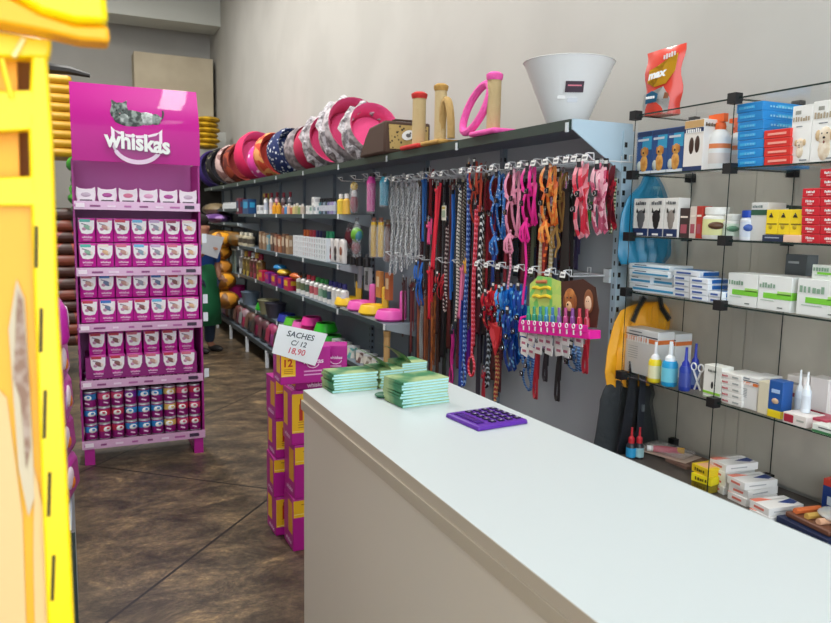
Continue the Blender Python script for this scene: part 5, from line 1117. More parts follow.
    def jar(c, cl, oval=None):
        def f(t, d, w, h):
            r = w/2; MB().lathe([(r*.95, 0), (r, .008), (r, h*.68), (r*.75, h*.76)], (0, 0, 0), mat(c, .35), 20).build('body', t)
            MB().lathe([(r*.85, h*.76), (r*.88, h*.8), (r*.88, h*.98), (r*.8, h)], (0, 0, 0), mat(cl, .35), 18).build('lid', t)
            l = MB().lathe([(r*1.01, h*.12), (r*1.01, h*.62)], (0, 0, 0), mat(oval[0], .4), 20); 
            a = atan2(-t.location.y, -t.location.x); l.ell((r*cos(a), r*sin(a), h*.42), (r*.25, r*.6, h*.12), mat(oval[1], .4), 12, 6, R=Matrix.Rotation(a, 3, 'Z')); l.build('label', t)
        return f
    item('pill_jar', 'white pill jar with yellow green label and brown oval', 'jar', 699, 719.5, 2.15, z, .118, .075, jar('e8e6de', 'f0efe8', ('e0e0a0', '5c3c24'))); item('pill_jar', 'smaller white pill jar with green oval at the divider', 'jar', 719, 735, 2.17, z, .093, .06, jar('eceae4', 'f0efe8', ('dce8d8', '5a8a6a')))
    item('pill_bottle', 'white bottle with dark blue cap and label', 'bottle', 737, 750, 2.14, z, .105, .05, jar('e4e8ee', '1c48b0', ('d4dce8', '3c5ca8')))
    def grn(q, d, w, h): face(q, d, w, 0, h*.74, .98, h*.14, mat('2c5a44', .4)); sface(q, d, w, h, 0, h*.74, .98, h*.14, mat('2c5a44', .4)); ftext(q, 'Giolan', d, w, .1, h*.9, .6, mat('6a7c78', .4))
    item('medicine_box', 'white box with dark green band behind the glass divider', 'box', 750.5, 767, 2.15, z, .132, .09, bx('e2e2de', None, grn))
    item('medicine_box', 'dark green topped box, left one behind the yellow boxes', 'box', 767, 776, 2.26, z, .128, .06, bx('3c5044', None, lambda q, d, w, h: face(q, d, w, 0, h*.9, .6, .006, WHITE))); item('medicine_box', 'dark green topped box, right one behind the yellow boxes', 'box', 778, 790, 2.26, z, .124, .06, bx('3a4a40', None, lambda q, d, w, h: face(q, d, w, 0, h*.9, .6, .006, WHITE)))
    item('medicine_box', 'flat navy box under the yellow boxes', 'box', 762, 782, 2.12, z, .022, .1, bx('22304c', None, lambda q, d, w, h: face(q, d, w, 0, h*.6, .7, .004, mat('a0a8b8', .4)))); item('medicine_box', 'flat peach coloured box under the right yellow box', 'box', 783, 801, 2.12, z, .024, .1, bx('e8c4ac'))
    def yel(q, d, w, h):
        q.prism([(-.009, 0), (.009, 0), (0, .016)], (-d/2-.001, w*.1, h*.68), (0, -1, 0), (0, 0, 1), -.001, mat('2a2414', .4)); face(q, d, w, 0, h*.42, .8, .004, mat('806a10', .4)); q.ell((-d/2, w*.1, h*.3), (.002, .008, .008), mat('b89c20', .4), 8, 4); ftext(q, 'A', d, w, .1, h*.8, .12, WHITE)
    for i, (a, b) in enumerate(((766, 778), (778.4, 790), (790.3, 802))): item('medicine_box', 'bright yellow box with black triangle, %s of three' % ('left', 'middle', 'right')[i], 'box', a, b, 2.13, z+.024, .083, .07, bx('f0d020', None, yel), 'bright yellow boxes')
    def rr(q, d, w, h): ftext(q, 'RINGER', d, w, 0, h*.6, .5, WHITE, h*.4); ftext(q, 'RINGER', d, w, .0, h*.28, .3, mat('f4b8b4', .4), h*.2); sface(q, d, w, h, 0, h*.5, .7, .004, mat('f0a0a0', .4))
    for r in range(6):
        x0 = 801.5+(1.0 if r == 5 else 0); item('medicine_box', 'red box with white lettering, %s from the bottom of the left column' % ORD[r], 'box', x0, 819.5, 2.12, z+r*.029+.0, .028, .14, bx('cc1c2c', None, rr), 'stacked red boxes') if r < 5 or True else None
    for r in range(8): item('medicine_box', 'red box with white lettering, %s from the bottom of the right column' % ORD[r], 'box', 820, 840, 2.12, z+r*.029, .028, .14, bx('cc1c2c', None, rr), 'stacked red boxes')
    # ---- level 1.315
    z = 1.315
    def strp(c):
        def f(q, d, w, h): face(q, d, w, -.05, h*.4, .9, h*.28, mat(c, .35)); sface(q, d, w, h, .1, h*.4, .8, h*.28, mat(c, .35)); face(q, d, w, .2, h*.78, .3, .004, mat('6a7480', .4)); q.box((0, 0, h+.0005), (d*.5, w*.5, .001), mat('d8e4ea', .4))
        return f
    k = 0
    for r, (a, b, lx) in enumerate(((629, 673, 2.14), (629, 650, 2.14), (652, 672, 2.16), (629, 668, 2.13), (629, 669, 2.15))):
        zz = z+(0, .034, .034, .068, .094)[r]; item('medicine_box', 'white box with light blue stripe in the left stack, %s' % ('lowest and widest', 'middle left', 'middle right', 'second from top', 'topmost')[r], 'box', a, b, lx, zz, (.033, .033, .033, .025, .022)[r], .13, bx('dfe5e8', None, strp('2c8cb8')), 'white and light blue boxes')
    def s2(q, d, w, h): face(q, d, w, .1, h*.5, .55, .007, mat('3a5a9c', .4)); face(q, d, w, .0, h*.15, .8, .002, mat('b0b8c0', .4)); sface(q, d, w, h, .1, h*.5, .8, h*.7, mat('1c60a8', .35)); q.box((.1*d, 0, h+.0005), (d*.6, w*.8, .001), mat('3c78b4', .35))
    for r in range(5): item('medicine_box', 'white box with dark blue end, %s from the bottom of the back stack' % ORD[r], 'box', 673.5, 689.5+(10 if r == 4 else 0), 2.14, z+r*.0215, .021, .10, bx('e2e6ea', None, s2), 'white and dark blue boxes')
    for r in range(4): item('medicine_box', 'white box with dark blue end, %s from the bottom of the middle stack' % ORD[r], 'box', 690, 708, 2.11, z+r*.0215, .021, .10, bx('e4e8ec', None, s2), 'white and dark blue boxes')
    for r in range(2): item('medicine_box', 'white box with dark blue end, %s of the pair by the divider' % ('lower', 'upper')[r], 'box', 709, 722, 2.11, z+r*.0215, .021, .10, bx('e4e8ec', None, s2), 'white and dark blue boxes')
    def gg(q, d, w, h):
        G = mat('7ccc3c', .4); face(q, d, w, -.1, h*.42, .85, h*.16, G); face(q, d, w, -.3, h*.52, .4, h*.1, mat('a8dc70', .4)); sface(q, d, w, h, 0, h*.45, .98, h*.22, G); ftext(q, 'Suplan', d, w, .2, h*.72, .5, mat('8aa890', .4)); face(q, d, w, -.2, h*.1, .15, .004, mat('6a7470', .4)); face(q, d, w, .2, h*.28, .4, .003, mat('b0c0b0', .4))
    for i, (a, b, h) in enumerate(((727.5, 757, .115), (758, 791, .117), (797, 850, .118))): item('supplement_box', 'large white box with light green band, %s of three in a row' % ('left', 'middle', 'right')[i], 'box', a, b, 2.13, z, h, .12, bx('e8eae6', None, gg), 'white and light green boxes')
    item('supplement_box', 'flat white and green box lying on the right large green band box', 'box', 812, 845, 2.15, z+.118, .046, .1, bx('dfe4dc', None, gg))
    item('medicine_box', 'dark grey box behind the row of white and green boxes', 'box', 784, 805, 2.31, z, .185, .06, bx('5a6266', None, lambda q, d, w, h: face(q, d, w, .1, h*.85, .5, .008, mat('c0c8ca', .4))))
    # ---- level .957
    z = .957
    def orange(q, d, w, h): face(q, d, w, 0, h*.78, .98, h*.09, mat('e07838', .4)); face(q, d, w, 0, h*.86, .98, h*.025, mat('2c3848', .4)); sface(q, d, w, h, 0, h*.78, .98, h*.09, mat('e07838', .4)); ftext(q, 'Organomix', d, w, .1, h*.79, .7, WHITE); face(q, d, w, .2, h*.93, .4, .005, mat('7a8288', .4)); [face(q, d, w, .25, h*(.6-.05*k), .3, .002, mat('a0a4a8', .4)) for k in range(6)]
    item('medicine_carton', 'large white carton with orange band at the left end of the lower shelf', 'box', 625.5, 657, 2.17, z, .195, .09, bx('dfe0de', None, orange)); item('medicine_carton', 'second white carton with orange band behind the first', 'box', 655, 675, 2.26, z, .185, .09, bx('dfe0de', None, orange))
    def drop(body, tip, lab):
        def f(t, d, w, h):
            r = w*.38; MB().lathe([(r*.9, 0), (r, .006), (r, h*.5), (r*.8, h*.57)], (0, 0, 0), mat(body, .35), 16).build('bottle', t)
            MB().lathe([(r*.7, h*.56), (r*.65, h*.64), (r*.3, h*.7), (r*.22, h)], (0, 0, 0), mat(tip, .35), 12).build('nozzle_cap', t)
            MB().lathe([(r*1.01, h*.1), (r*1.01, h*.42)], (0, 0, 0), mat(lab, .4), 16).build('label', t)
        return f
    item('dropper_bottle', 'yellow bottle with white nozzle in front of the orange band carton', 'bottle', 645.5, 657.5, 2.11, z, .165, .04, drop('f0d824', 'e8e8ea', 'e8e2b8')); item('dropper_bottle', 'turquoise bottle with white nozzle next to the yellow bottle', 'bottle', 658, 673, 2.11, z, .178, .05, drop('1c9cd0', 'e8eef0', '74cce0'))
    item('dropper_bottle', 'dark blue bottle with pointed blue cap, nearer one of two', 'bottle', 676, 687.5, 2.11, z, .17, .04, drop('223a98', '1c30a0', '3c4c9c')); item('dropper_bottle', 'dark blue bottle with pointed blue cap, farther one of two', 'bottle', 686, 696.5, 2.17, z, .18, .04, drop('223a98', '1c30a0', '6a80b8'))
    x = 2.13; p = W(690, z, x); mb = MB()
    for s in (0, 1): mb.tube([(0, .018-s*.036+.013*cos(a), .095+.014*sin(a)) for a in [2*pi*k/14 for k in range(14)]], .003, WHITE, 5, closed=True).tube([(0, .018-s*.036, .08), (.01, -.012+s*.03, .004)], .004, WHITE, 5)
    tag(mb.build('scissors', loc=p+V(.03, 0, 0)), 'small scissors with white ring handles leaning by the blue bottles', 'scissors')
    def gbox(q, d, w, h): face(q, d, w, 0, h*.18, .98, h*.07, mat('8cc840', .4)); q.ell((-d/2, 0, h*.42), (.002, .006, .014), BLACK, 8, 5); ftext(q, 'Sulfan', d, w, 0, h*.85, .5, mat('70746c', .4)); face(q, d, w, 0, h*.05, .9, .004, mat('b0c8a0', .4))
    item('medicine_box', 'white upright box with green stripe and black leaf mark', 'box', 703.5, 721, 2.12, z, .125, .06, bx('e4e4dc', None, gbox))
    for r in range(5): item('medicine_box', 'small white box with red mark, %s from the bottom of the stack by the divider' % ORD[r], 'box', 721.5, 741.5, 2.12, z+r*.0225, .022, .12, bx('e4e2dc', None, lambda q, d, w, h: (ftext(q, 'Melox', d, w, .3, h*.5, .3, mat('b83040', .4)), face(q, d, w, -.2, h*.5, .3, .006, mat('a0a4a0', .4)))), 'small white boxes with red mark')
    item('medicine_carton', 'white carton with orange band at the middle of the lower shelf', 'box', 740, 757.5, 2.13, z, .115, .12, bx('e0dfdc', None, orange)); item('medicine_box', 'plain beige box beside the middle orange band carton', 'box', 758, 768, 2.12, z, .112, .12, bx('d8cfb4'))
    def by(q, d, w, h): face(q, d, w, 0, h*.1, .98, h*.2, mat('ecd020', .4)); sface(q, d, w, h, 0, h*.1, .98, h*.2, mat('ecd020', .4)); face(q, d, w, 0, h*.72, .6, h*.1, mat('a8c4e8', .4)); q.ell((-d/2, 0, h*.45), (.003, .014, .01), mat('d0b090', .5), 8, 5)
    item('medicine_box', 'upright dark blue box with yellow foot', 'box', 768.5, 782, 2.12, z, .125, .05, bx('1c549c', None, by))
    def redw(q, d, w, h): face(q, d, w, .25, h*.5, .4, h*.7, mat('a8283c', .4)); face(q, d, w, -.25, h*.5, .3, .006, mat('a8a8a0', .4)); sface(q, d, w, h, .1, h*.5, .5, h*.6, mat('a8283c', .4))
    item('medicine_box', 'flat white box with wine red ends in front of the nozzle bottles', 'box', 783, 806, 2.10, z, .036, .09, bx('e4dcd6', None, redw)); item('medicine_box', 'flat wine red box right of the flat white one', 'box', 806.5, 826, 2.13, z, .034, .09, bx('a83048', None, lambda q, d, w, h: face(q, d, w, 0, h*.6, .8, .01, mat('e8d8d4', .4))))
    item('medicine_box', 'white box with red print standing behind the nozzle bottles', 'box', 786, 803, 2.22, z, .135, .06, bx('e2dad4', None, lambda q, d, w, h: (face(q, d, w, 0, h*.5, .8, h*.1, mat('a84050', .4)), face(q, d, w, 0, h*.8, .6, .008, mat('a0a0a0', .4))))); item('medicine_box', 'white box with wine red foot right of the nozzle bottles', 'box', 809, 827, 2.24, z, .14, .06, bx('e4dcd8', None, lambda q, d, w, h: face(q, d, w, 0, h*.1, .98, h*.2, mat('a8283c', .4))))
    for i, (a, b) in enumerate(((790, 799.5), (797, 807.5))): item('dropper_bottle', 'clear white bottle with long white nozzle, %s of the two on the lower shelf' % ('left', 'right')[i], 'bottle', a, b, 2.17-.04*i, z+.0+.037*i, .165-.03*i, .045, drop('e0e8f0', 'eef2f4', 'd4dce4'))
    item('medicine_box', 'white and green flat box at the right picture edge of the lower shelf', 'box', 812, 845, 2.09, z, .028, .07, bx('dfe2da', None, lambda q, d, w, h: (face(q, d, w, 0, h*.2, .98, h*.3, mat('3c7a4c', .4)), face(q, d, w, 0, h*.7, .6, .004, mat('5a5e60', .4)))))
    # ---- bench
    z = BZ
    for i, px in enumerate((636.5, 645)):
        X = 2.05; p = onZ((629.5, 637.5)[i]+1, 458, z); t = item('medicine_bottle', 'small dark bottle with red cap and %s label in front of the backpack' % ('bright blue', 'pale grey blue')[i], 'bottle', 0, 1, 0.5, z, .1, .1, lambda *a: None); t.location = p; r = .021; h = .135
        MB().lathe([(r, 0), (r, h*.42), (r*.5, h*.52)], (0, 0, 0), mat('20222a', .3), 14).build('bottle', t); MB().lathe([(r*.62, h*.5), (r*.62, h*.66), (r*.25, h*.72), (r*.2, h)], (0, 0, 0), mat('c02430', .35), 12).build('cap', t); MB().lathe([(r*1.02, .008), (r*1.02, h*.36)], (0, 0, 0), mat(('2c9cd0', '9cc4c8')[i], .4), 14).build('label', t)
    p = onZ(668, 456, z); t = thing('blister_pack', 'clear blister pack with a pink and yellow tube lying on the bench', 'blister pack', (p.x, p.y, z+.012), .25)
    MB().box((0, 0, 0), (.13, .24, .003), mat('d0b8a8', .3)).build('card', t, bevel=.001); MB().tube([(-.04, .05, .016), (.0, .0, .016), (.03, -.045, .016)], [.014, .015, .012], mat('d8506c', .35), 10).tube([(-.055, .07, .016), (-.04, .05, .016)], .013, WHITE, 10).tube([(.02, -.03, .018), (.035, -.055, .018)], .013, mat('e8b030', .4), 10).build('tube', t); MB().box((.0, .0, .016), (.11, .2, .026), mat('e8e0dc', .1, alpha=.25)).build('blister', t, bevel=.01)
    p = onZ(690, 463, z); tag(MB().box((0, 0, .006), (.16, .12, .012), mat('6c4c40', .6, pat='cells', c2='8a6a5c', scale=30)).build('flat_packet', loc=(p.x, p.y, z)), 'flat dark brown packet on the bench right of the blister pack', 'packet')
    def yb(q, d, w, h): ftext(q, 'NEXTO', d, w, 0, h*.5, .6, mat('6a5a10', .4), h*.5); q.box((0, 0, h+.0004), (d*.9, w*.6, .0008), mat('e8b088', .4))
    for r in range(3): 
        p = onZ(704+(r == 1)*-2, 489, z); t = item('medicine_box', 'yellow flat box on the bench, %s of three' % ('lowest', 'middle', 'topmost')[r], 'box', 0, 1, .5, z, .03, .1, lambda *a: None, 'yellow boxes on the bench'); t.location = (p.x+.05, p.y, z+r*.031); t.rotation_euler.z = (.05, .2, -.03)[r]
        MB().box((0, 0, .015), (.15, .085, .030), mat(('8c7a14', 'f0dc1c', 'e8c81c')[r], .4)).build('carton', t, bevel=.001); q = MB(); yb(q, .15, .085, .03); q.build('print', t)
    def wb(t, k):
        d, w, h = .148, .088, .028
        MB().box((0, 0, h/2), (d, w, h), mat('e8e6e2', .4)).build('carton', t, bevel=.001)
        q = MB().prism([(-.075, .045), (-.03, .045), (.0, .02), (-.07, .02)], (0, 0, h+.0003), (1, 0, 0), (0, 1, 0), .0005, mat('e07860', .4)).prism([(.0, -.005), (.07, .012), (.07, -.02), (.045, -.03)], (0, 0, h+.0003), (1, 0, 0), (0, 1, 0), .0005, mat('1c3c80', .4))
        sface(q, d, w, h, -.1, h*.5, .5, .004, mat('b0b0b0', .4)); face(q, d, w, 0, h*.5, .5, .008, mat('d87868', .4)); q.box((.02, .02, h+.0003), (.06, .008, .0006), mat('c8c4c0', .4)); q.build('print', t)
    kw = Kind(lambda: (lambda t: (wb(t, 0), t)[1])(thing('medicine_box', '', 'box', (0, 0, 0), 0, 'white boxes with red and blue print')))
    for s, (px, py, n, nm) in enumerate(((731, 489, 4, 'far'), (752, 500, 3, 'middle'), (775, 518, 2, 'near'))):
        p = onZ(px, py, z)
        for r in range(n): kw.put((p.x+.005*(r % 2), p.y+.003*(r % 3), z+r*.0285), 'white box with red and blue print, %s from bottom of the %s bench pile' % (ORD[r], nm), -.12+.05*((r+s) % 3))
    p = onZ(812, 538, z); t = thing('battery_pack', 'dark blue and orange blister pack at the right picture edge on the bench', 'pack', (p.x+.04, p.y, z), -.1)
    MB().box((0, 0, .02), (.17, .2, .04), mat('1c2848', .4)).box((-.086, 0, .012), (.002, .19, .01), mat('c8ccd0', .4)).build('box', t, bevel=.002); MB().box((-.0, .0, .05), (.13, .17, .018), mat('6a4230', .4)).build('tray', t, bevel=.004)['label'] = 'brown tray'
    m = MB()
    for k in range(3): m.tube([(-.05, .06-k*.045, .066), (.05, .055-k*.045, .066)], .011, mat(('d8703c', 'c8a050', 'd8a888')[k], .35), 8)
    m.build('stick', t); MB().ell((.03, -.04, .08), (.06, .07, .02), mat('d8e0e4', .15, alpha=.5)).build('plastic_wrap', t)
    p = onZ(829, 520, z); tag(MB().box((0, 0, .05), (.12, .12, .1), mat('1c3c84', .4)).box((0, 0, .112), (.12, .12, .024), mat('d8402c', .4)).box((-.061, 0, .05), (.002, .08, .03), mat('d8e0e8', .4)).build('product_box', loc=(p.x+.1, p.y, z)), 'dark blue box with red top at the right edge behind the dark pack', 'box')
glassgoods()
def bags():
    # blue plastic bag, yellow bag, backpack in the gap between rack and glass
    def cloth(name, label, cat, o, outline, th, m, nfold=7, amp=.014, seed=1, parts=None):
        t = thing(name, label, cat, o); rnd = random.Random(seed); nu, nv = 22, 22
        vs = []; fs = []
        zs = [p[0] for p in outline]; z0, z1 = zs[0], zs[-1]
        def width(z):
            for (a, l, r), (b, l2, r2) in zip(outline, outline[1:]):
                if (a-z)*(b-z) <= 1e-9: s = (z-a)/(b-a) if b != a else 0; return l+(l2-l)*s, r+(r2-r)*s
            return outline[-1][1:]
        for sg in (-1, 1):
            for j in range(nv+1):
                z = z0+(z1-z0)*j/nv; l, r = width(z)
                for i in range(nu+1):
                    u = i/nu; d = th*(sin(pi*u)**.6)*(.45+.55*j/nv)+.002; f = amp*sin(u*nfold*2*pi+sin(j*.5)*1.0+seed)*sin(pi*u)*(.3+.7*j/nv)
                    vs.append((sg*d+f, l+(r-l)*u, z))
        q = (nu+1)*(nv+1)
        for j in range(nv):
            for i in range(nu): a = j*(nu+1)+i; fs.append((a, a+1, a+nu+2, a+nu+1)); fs.append((q+a, q+a+nu+1, q+a+nu+2, q+a+1))
        bd = [i for i in range(nu+1)]+[j*(nu+1)+nu for j in range(1, nv+1)]+[nv*(nu+1)+i for i in range(nu-1, -1, -1)]+[j*(nu+1) for j in range(nv-1, 0, -1)]
        for k in range(len(bd)): a, b2 = bd[k], bd[(k+1) % len(bd)]; fs.append((a, q+a, q+b2, b2))
        MB().add(vs, fs, m).build('bag', t); return t
    def ol(pts, Y, cx, z0):           # silhouette rows in the plane of the gap, as local widths
        return [(onY((a+b)/2, py, Y).z-z0, onY(a, py, Y).x-cx, onY(b, py, Y).x-cx) for py, a, b in pts]
    R = -pi/2                         # sheets are built along Y; turned so that they hang across the gap
    def hang(*a, **k): t = cloth(*a, **k); return t
    Y = 2.5; z0 = 1.5; cx = 2.27
    t = cloth('plastic_bag', 'translucent blue plastic bag hanging between rack and glass shelves', 'plastic bag', (cx, Y, z0), ol([(176, 644, 658), (186, 640, 664), (198, 628, 668), (215, 621, 670), (235, 619, 671), (255, 617.5, 671), (264, 621, 664)], Y, cx, z0), .035, mat('2f95c0', .25, trans=.25), 5, .01, 2)
    MB().lathe([(.03, .1), (.045, .13), (.02, .16), (.028, .2)], (0, .03, .06), mat('6aaec4', .3), 10).build('knot', t)
    z0 = 1.1; t.rotation_euler.z = R
    for o in t.children:
        if o.name.startswith('bag'):
            for v in o.data.vertices: v.co.y = v.co.y
    t = cloth('yellow_bag', 'bright yellow folded bag with black handles hanging in front of the grey upright', 'bag', (cx, Y, z0), ol([(302, 640, 662), (308, 622, 668), (322, 614, 672), (345, 608, 674), (370, 605, 671), (384, 607, 662)], Y, cx, z0), .028, mat('f8ae18', .5, bump=25), 8, .03, 4)
    t.rotation_euler.z = R; z9 = onY(650, 300, Y).z-z0
    m = MB()
    for x, dx in ((-.045, -.05), (.04, .075)): m.strap([(-.03*0-.045, 0, 0)]*0+[(.045, x+.02, z9+.02), (.05, x+dx*.4, z9-.03), (.055, x+dx, z9-.085)], .026, mat('1c1e22', .5))
    m.build('handle', t)['label'] = 'black plastic handles'
    tag(MB().tube([(0, .04, 0), (0, 0, 0), (0, -.03, -.01), (0, -.035, .015)], .004, STEEL).box((0, .04, 0), (.03, .01, .05), STEEL).build('wall_hook', loc=(cx, Y, z0+z9+.02)), 'steel hook carrying the yellow bag below the glass shelf', 'hook')
    z0 = .8; BK = mat('23282b', .7, bump=40)
    t = cloth('backpack', 'dark grey backpack hanging under the yellow bag beside the counter', 'backpack', (cx, Y, z0), ol([(378, 614, 645), (384, 605, 652), (398, 600, 655), (404, 600, 652), (430, 596, 656), (460, 590, 660), (482, 591, 658)], Y, cx, z0), .07, BK, 2, .01, 3)
    t.rotation_euler.z = R
    m = MB().strap([(.06, -.08, .2), (.085, -.1, .1), (.09, -.13, -.1), (.08, -.16, -.28)], .05, mat('171b24', .7)).strap([(.06, -.03, .18), (.09, -.05, .1), (.1, -.06, -.1), (.08, -.08, -.28)], .035, mat('141a26', .7)); m.build('shoulder_strap', t)
    MB().tube([(.1, .02, .13), (.105, .03, .1), (.105, .05, .09), (.1, .06, .12)], .003, CHROME, 5).box((.1, -.05, .0), (.01, .012, .03), mat('6a7074', .4)).build('buckle', t)
bags()
# ================================================================ COUNTER
CZ = 1.05; CX0, CX1, CY1, CY0 = .64, 1.15, 2.235, -.1
def counter():
    t = thing('shop_counter', 'long white shop counter running towards the viewer', 'counter', ((CX0+CX1)/2, 1.1, 0)); oy = 1.1
    TOP = mat('c9d1d2', .35); BODY = mat('cfc5b8', .5); hx = (CX1-CX0)/2
    a = onZ(303, 390, CZ); b = onZ(430, 374, CZ); c = onZ(831, 545, CZ); d = onZ(595, 623, CZ)
    pts = [(a.x, a.y), (b.x, b.y), (c.x+(c.x-b.x)*.55, c.y+(c.y-b.y)*.55), (d.x, CY0)]
    pts = [(p[0]-(CX0+CX1)/2, p[1]-oy) for p in reversed(pts)]
    area = sum(pts[i][0]*pts[(i+1) % 4][1]-pts[(i+1) % 4][0]*pts[i][1] for i in range(4))
    if area < 0: pts.reverse()
    MB().prism(pts, (0, 0, CZ-.03), (1, 0, 0), (0, 1, 0), .03, TOP, mat('b7ab9b', .4)).build('worktop', t, bevel=.0015)['label'] = 'white worktop with beige edge band'
    MB().box((-hx+.012, -.0, (CZ-.03)/2), (.018, 2.23, CZ-.03), BODY).build('front_panel', t)['label'] = 'beige white front panel'
    MB().box((-.01, 1.11, (CZ-.03)/2), (CX1-CX0-.03, .018, CZ-.03), BODY).build('end_panel', t)
    MB().box((0, 0, .1), (CX1-CX0-.05, 2.15, .02), BODY).build('bottom_shelf', t)
    MB().box((-hx+.0, -.0, CZ-.045), (.012, 2.24, .03), mat('b3a796', .45)).build('edge_strip', t)
counter()
def counter_items():
    PG = mat('c8ecec', .5, pat='bands', c2='96d4d4', scale=90); GR = mat('2c7c50', .45, pat='noise', c2='a8bc84', scale=9)
    def booklet(w, d, h, open_=False, dark=False):
        t = thing('booklet', '', 'booklet', (0, 0, 0), 0, 'green covered booklets'); MB().box((0, 0, h/2), (w*.985, d*.985, h*.86), PG).build('pages', t)['label'] = 'pale blue page edges'
        MB().box((0, 0, h-.0006), (w, d, .0012), mat('1c7a4c', .4) if dark else GR).box((0, 0, .0006), (w, d, .0012), GR).box((-w/2+.001, 0, h/2), (.002, d, h), GR).build('cover', t)['label'] = 'green printed cover'; return t
    def stack(px, py, n, w, d, h, rz, nm, flap=None):
        p = onZ(px, py, CZ); k = Kind(lambda: booklet(w, d, h))
        for r in range(n):
            k.put((p.x+random.uniform(-.004, .004), p.y+random.uniform(-.004, .004), CZ+r*h), 'green covered booklet, %s from the bottom of the %s pile' % (ORD[r], nm), rz+random.uniform(-.05, .05))
        return p
    stack(350, 388, 7, .155, .10, .0085, .04, 'left'); stack(384, 384, 7, .09, .12, .0085, .1, 'middle'); stack(407, 379, 8, .10, .10, .0085, .15, 'back'); stack(416, 401, 9, .165, .11, .0085, .10, 'right')
    # open covers standing up from the piles
    for i, (px, py, zz, l) in enumerate(((377, 385, .058, 'curled green leaflet standing up from the middle pile'), (397, 380, .066, 'curled green leaflet standing up from the back pile'))):
        p = onZ(px, py, CZ); vs = []; n = 8
        for k in range(n+1): a = k/n; vs += [(-.055*a-.03*a*a, -.05, .06*a**.8), (-.055*a-.03*a*a, .06, .06*a**.8)]
        m = MB().add(vs+[(x+.001, y, z+.0012) for x, y, z in vs], [(2*k, 2*k+1, 2*k+3, 2*k+2) for k in range(n)]+[(2*n+2+2*k, 2*n+4+2*k, 2*n+5+2*k, 2*n+3+2*k) for k in range(n)], mat('5c9c5c', .45, pat='noise', c2='b4c890', scale=16))
        tag(m.build('leaflet', loc=(p.x+.03, p.y, CZ+zz)), l, 'leaflet')
    p = onZ(386, 397, CZ); tag(MB().ell((0, 0, .008), (.032, .03, .008), mat('18583c', .5)).build('green_cloth', loc=(p.x-.005, p.y, CZ)), 'small dark green crumpled leaflet corner between the booklet piles', 'leaflet')
    # calculator
    A = [onZ(*q, CZ) for q in ((443, 418), (492, 410), (530, 424), (480, 431))]
    c = sum(A, Vector())/4; u = ((A[2]-A[1])+(A[3]-A[0]))/2; v = ((A[1]-A[0])+(A[2]-A[3]))/2
    L, Wd = u.length, v.length
    lx = ((A[1]-A[0]).length+(A[2]-A[3]).length)/2; ly = ((A[2]-A[1]).length+(A[3]-A[0]).length)/2
    t = thing('calculator', 'purple desk calculator lying on the white counter', 'calculator', (c.x, c.y, CZ), atan2(v.y, v.x))
    PU = mat('5a209c', .4); 
    MB().box((0, 0, .0065), (lx, ly, .013), PU, top=(.97, .97)).build('body', t, bevel=.004)
    # screen towards -u... display strip runs along the left short side seen from the camera
    MB().box((-lx*.34, 0, .0135), (lx*.15, ly*.7, .002), mat('3c1c74', .2)).box((-lx*.34, 0, .0145), (lx*.1, ly*.6, .001), mat('4a2c84', .2)).build('screen', t)['label'] = 'dark screen'
    for r in range(5):
        for k in range(4):
            kx, ky = -lx*.12+lx*.165*k, ly*.34-ly*.17*r
            MB().box((kx, ky, .014), (lx*.1, ly*.1, .004), mat('1e1838', .4)).box((kx+.001, ky, .0163), (lx*.03, ly*.03, .0006), mat('c8c4d8', .4)).build('key', t)
counter_items()
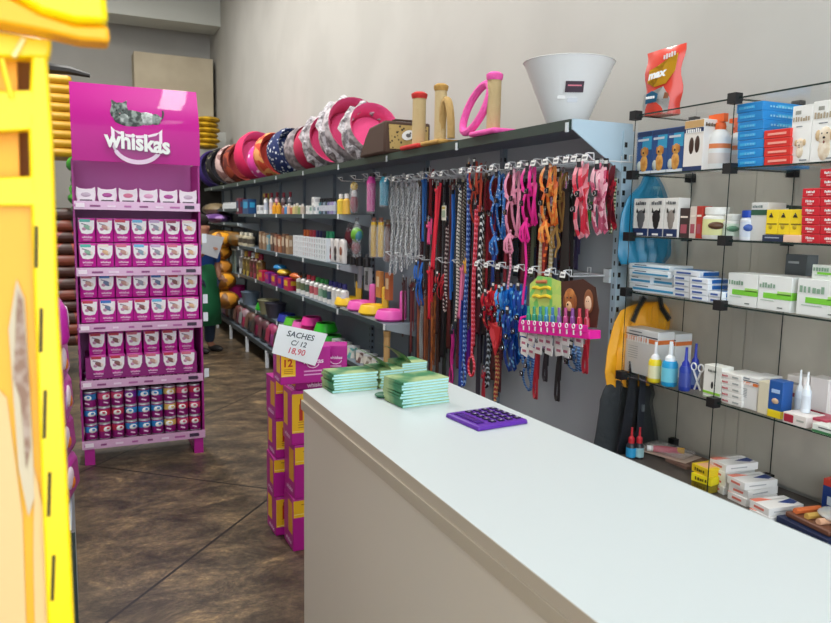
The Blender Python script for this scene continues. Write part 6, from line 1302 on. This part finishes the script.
# ================================================================ BOX PILE AND PRICE SIGN
def box_pile():
    MG = mat('b4148c', .38); YE = mat('f0bc1c', .4); DKM = mat('8c0c68', .4)
    def wbox(w, d, h, v):
        t = thing('cat_food_carton', '', 'carton', (0, 0, 0), 0, 'magenta and yellow cat food cartons')
        MB().box((0, 0, h/2), (w, d, h), MG).build('carton', t, bevel=.003)
        q = MB()
        # front (-Y)
        yw = w*.3 if v == 2 else w*.62
        q.box((-w/2+yw/2, -d/2-.0006, h*(.58 if v != 1 else .8)), (yw-.004, .001, h*.72 if v != 1 else h*.32), YE)
        q.box((-w/2+yw/2-.0, -d/2-.0008, h*(.25 if v != 1 else .7)), (yw-.01, .0008, .004), mat('f8e080', .4))
        if v != 1:
            q.text('LEVE', (-w/2+yw/2, -d/2-.0014, h*.8), (1, 0, 0), (0, 0, 1), yw*.5, mat('b8301c', .4), .02); q.text('12', (-w/2+yw/2, -d/2-.0014, h*.6), (1, 0, 0), (0, 0, 1), yw*.55, mat('b8301c', .4), .03)
            for k in range(3): q.box((-w/2+yw/2, -d/2-.0012, h*(.42-.05*k)), (yw*.6, .0006, .003), mat('a86a10', .4))
        else:
            q.text('7', (-w/2+yw/2, -d/2-.0014, h*.78), (1, 0, 0), (0, 0, 1), yw*.12, mat('8a4a10', .4), .03); q.box((-w/2+yw/2, -d/2-.0012, h*.88), (yw*.5, .0006, .004), mat('a86a10', .4))
        wx = w*.14 if v == 2 else 0
        wz = h*.62 if v == 2 else h*.36 if v == 1 else h*.12
        q.text('whiskas', (wx if v == 2 else -w*.05, -d/2-.0014, wz), (1, 0, 0), (0, 0, 1), w*.42, mat('f4d4ec', .4), .03)
        if v == 2:
            q.tube([(wx+.03*cos(a), -d/2-.001, wz-.006+.026*sin(a)) for a in [-pi*.9+pi*.8*k/8 for k in range(9)]], .002, mat('f4d4ec', .4), 4)
            for k in range(2): q.box((wx, -d/2-.0012, h*(.34-.1*k)), (w*.36, .0006, .006), mat('e8a8d8', .4))
            q.box((w*.4, -d/2-.0012, h*.2), (w*.12, .0006, h*.14), mat('e8c0e0', .4))
        # side (-X)
        q.box((-w/2-.0006, -d*.2 if v else d*.15, h*.6), (.001, d*.42, h*.6), YE if v != 1 else mat('e0a020', .4)); q.text('whiskas', (-w/2-.0014, -d*.05, h*.14), (0, -1, 0), (0, 0, 1), d*.6, mat('f0c8e8', .4), .03)
        q.build('print', t)['label'] = 'yellow panels and pale whiskas lettering'; return t
    X0, Y0 = .895, 3.27; KA = [Kind(lambda v=v: wbox(.26, .17, .262, v)) for v in (1, 0)]
    for r in range(3): KA[(0, 0, 1)[r]].put((X0+.13+(0, .004, -.004)[r], Y0+.085, r*.264), 'magenta and yellow whiskas carton, %s from the floor in the front column' % ORD[r], (0, .03, -.02)[r])
    KB = [Kind(lambda v=v: wbox(.24, .17, .2, v)) for v in (0, 1)]
    for r in range(4): KB[r % 2].put((X0+.085+(.0, -.004, .004, 0)[r], Y0+.29, r*.202), 'magenta and yellow whiskas carton, %s from the floor in the rear column' % ORD[r], (.02, -.03, 0, .03)[r])
    for r in range(3):
        KA[0].put((X0+.40, Y0+.1, r*.264), 'magenta whiskas carton hidden half behind the counter, %s from the floor' % ORD[r], 0)
    k = Kind(lambda: wbox(.22, .15, .05, 1)); k.put((X0+.12, Y0+.09, .793), 'flat magenta carton on top of the front column', .1)
    k = Kind(lambda: wbox(.235, .14, .165, 2)); p = onY(276, 385, 3.15)
    k.put((.815+.1175, 3.25, .845), 'top whiskas carton carrying the price sign', 0)
    k2 = Kind(lambda: wbox(.15, .12, .15, 2)); k2.put((1.115, 3.36, .84), 'whiskas carton right behind the price sign carton', -.35)
    t = thing('price_sign', 'white handwritten paper sign reading SACHES C/12 18,90', 'sign', (.0, 0, 0)); 
    Yp = 3.14; a = onY(279, 324, Yp); b = onY(327.5, 334, Yp); c = onY(315, 366, Yp); d = onY(272, 353, Yp)
    mb = MB().add([a, d, c, b]+[q+V(0, .003, 0) for q in (a, d, c, b)], [(0, 1, 2, 3), (7, 6, 5, 4), (0, 4, 5, 1), (1, 5, 6, 2), (2, 6, 7, 3), (3, 7, 4, 0)], mat('eef2f4', .5))
    o = mb.build('sheet', t); u = (b-a).normalized(); v = (a-d).normalized(); ctr = (a+b+c+d)/4
    w = (b-a).length; hh = (a-d).length
    mb = MB().text('SACHES', ctr+v*hh*.3+u*0, u, v, w*.74, mat('1c3440', .5), .012, hh*.2, .15, off=.002).text('C/ 12', ctr+v*hh*.02, u, v, w*.42, mat('1c3440', .5), .012, hh*.18, .15, off=.002).text('18,90', ctr-v*hh*.27, u, v, w*.5, mat('d03a50', .5), .01, hh*.24, .1, off=.002)
    mb.build('handwriting', t)['label'] = 'dark and red handwriting'
    base = ctr
    t.location = (base.x, base.y, .97)
    for ch in t.children: ch.location = (-base.x, -base.y, -.97)
box_pile()
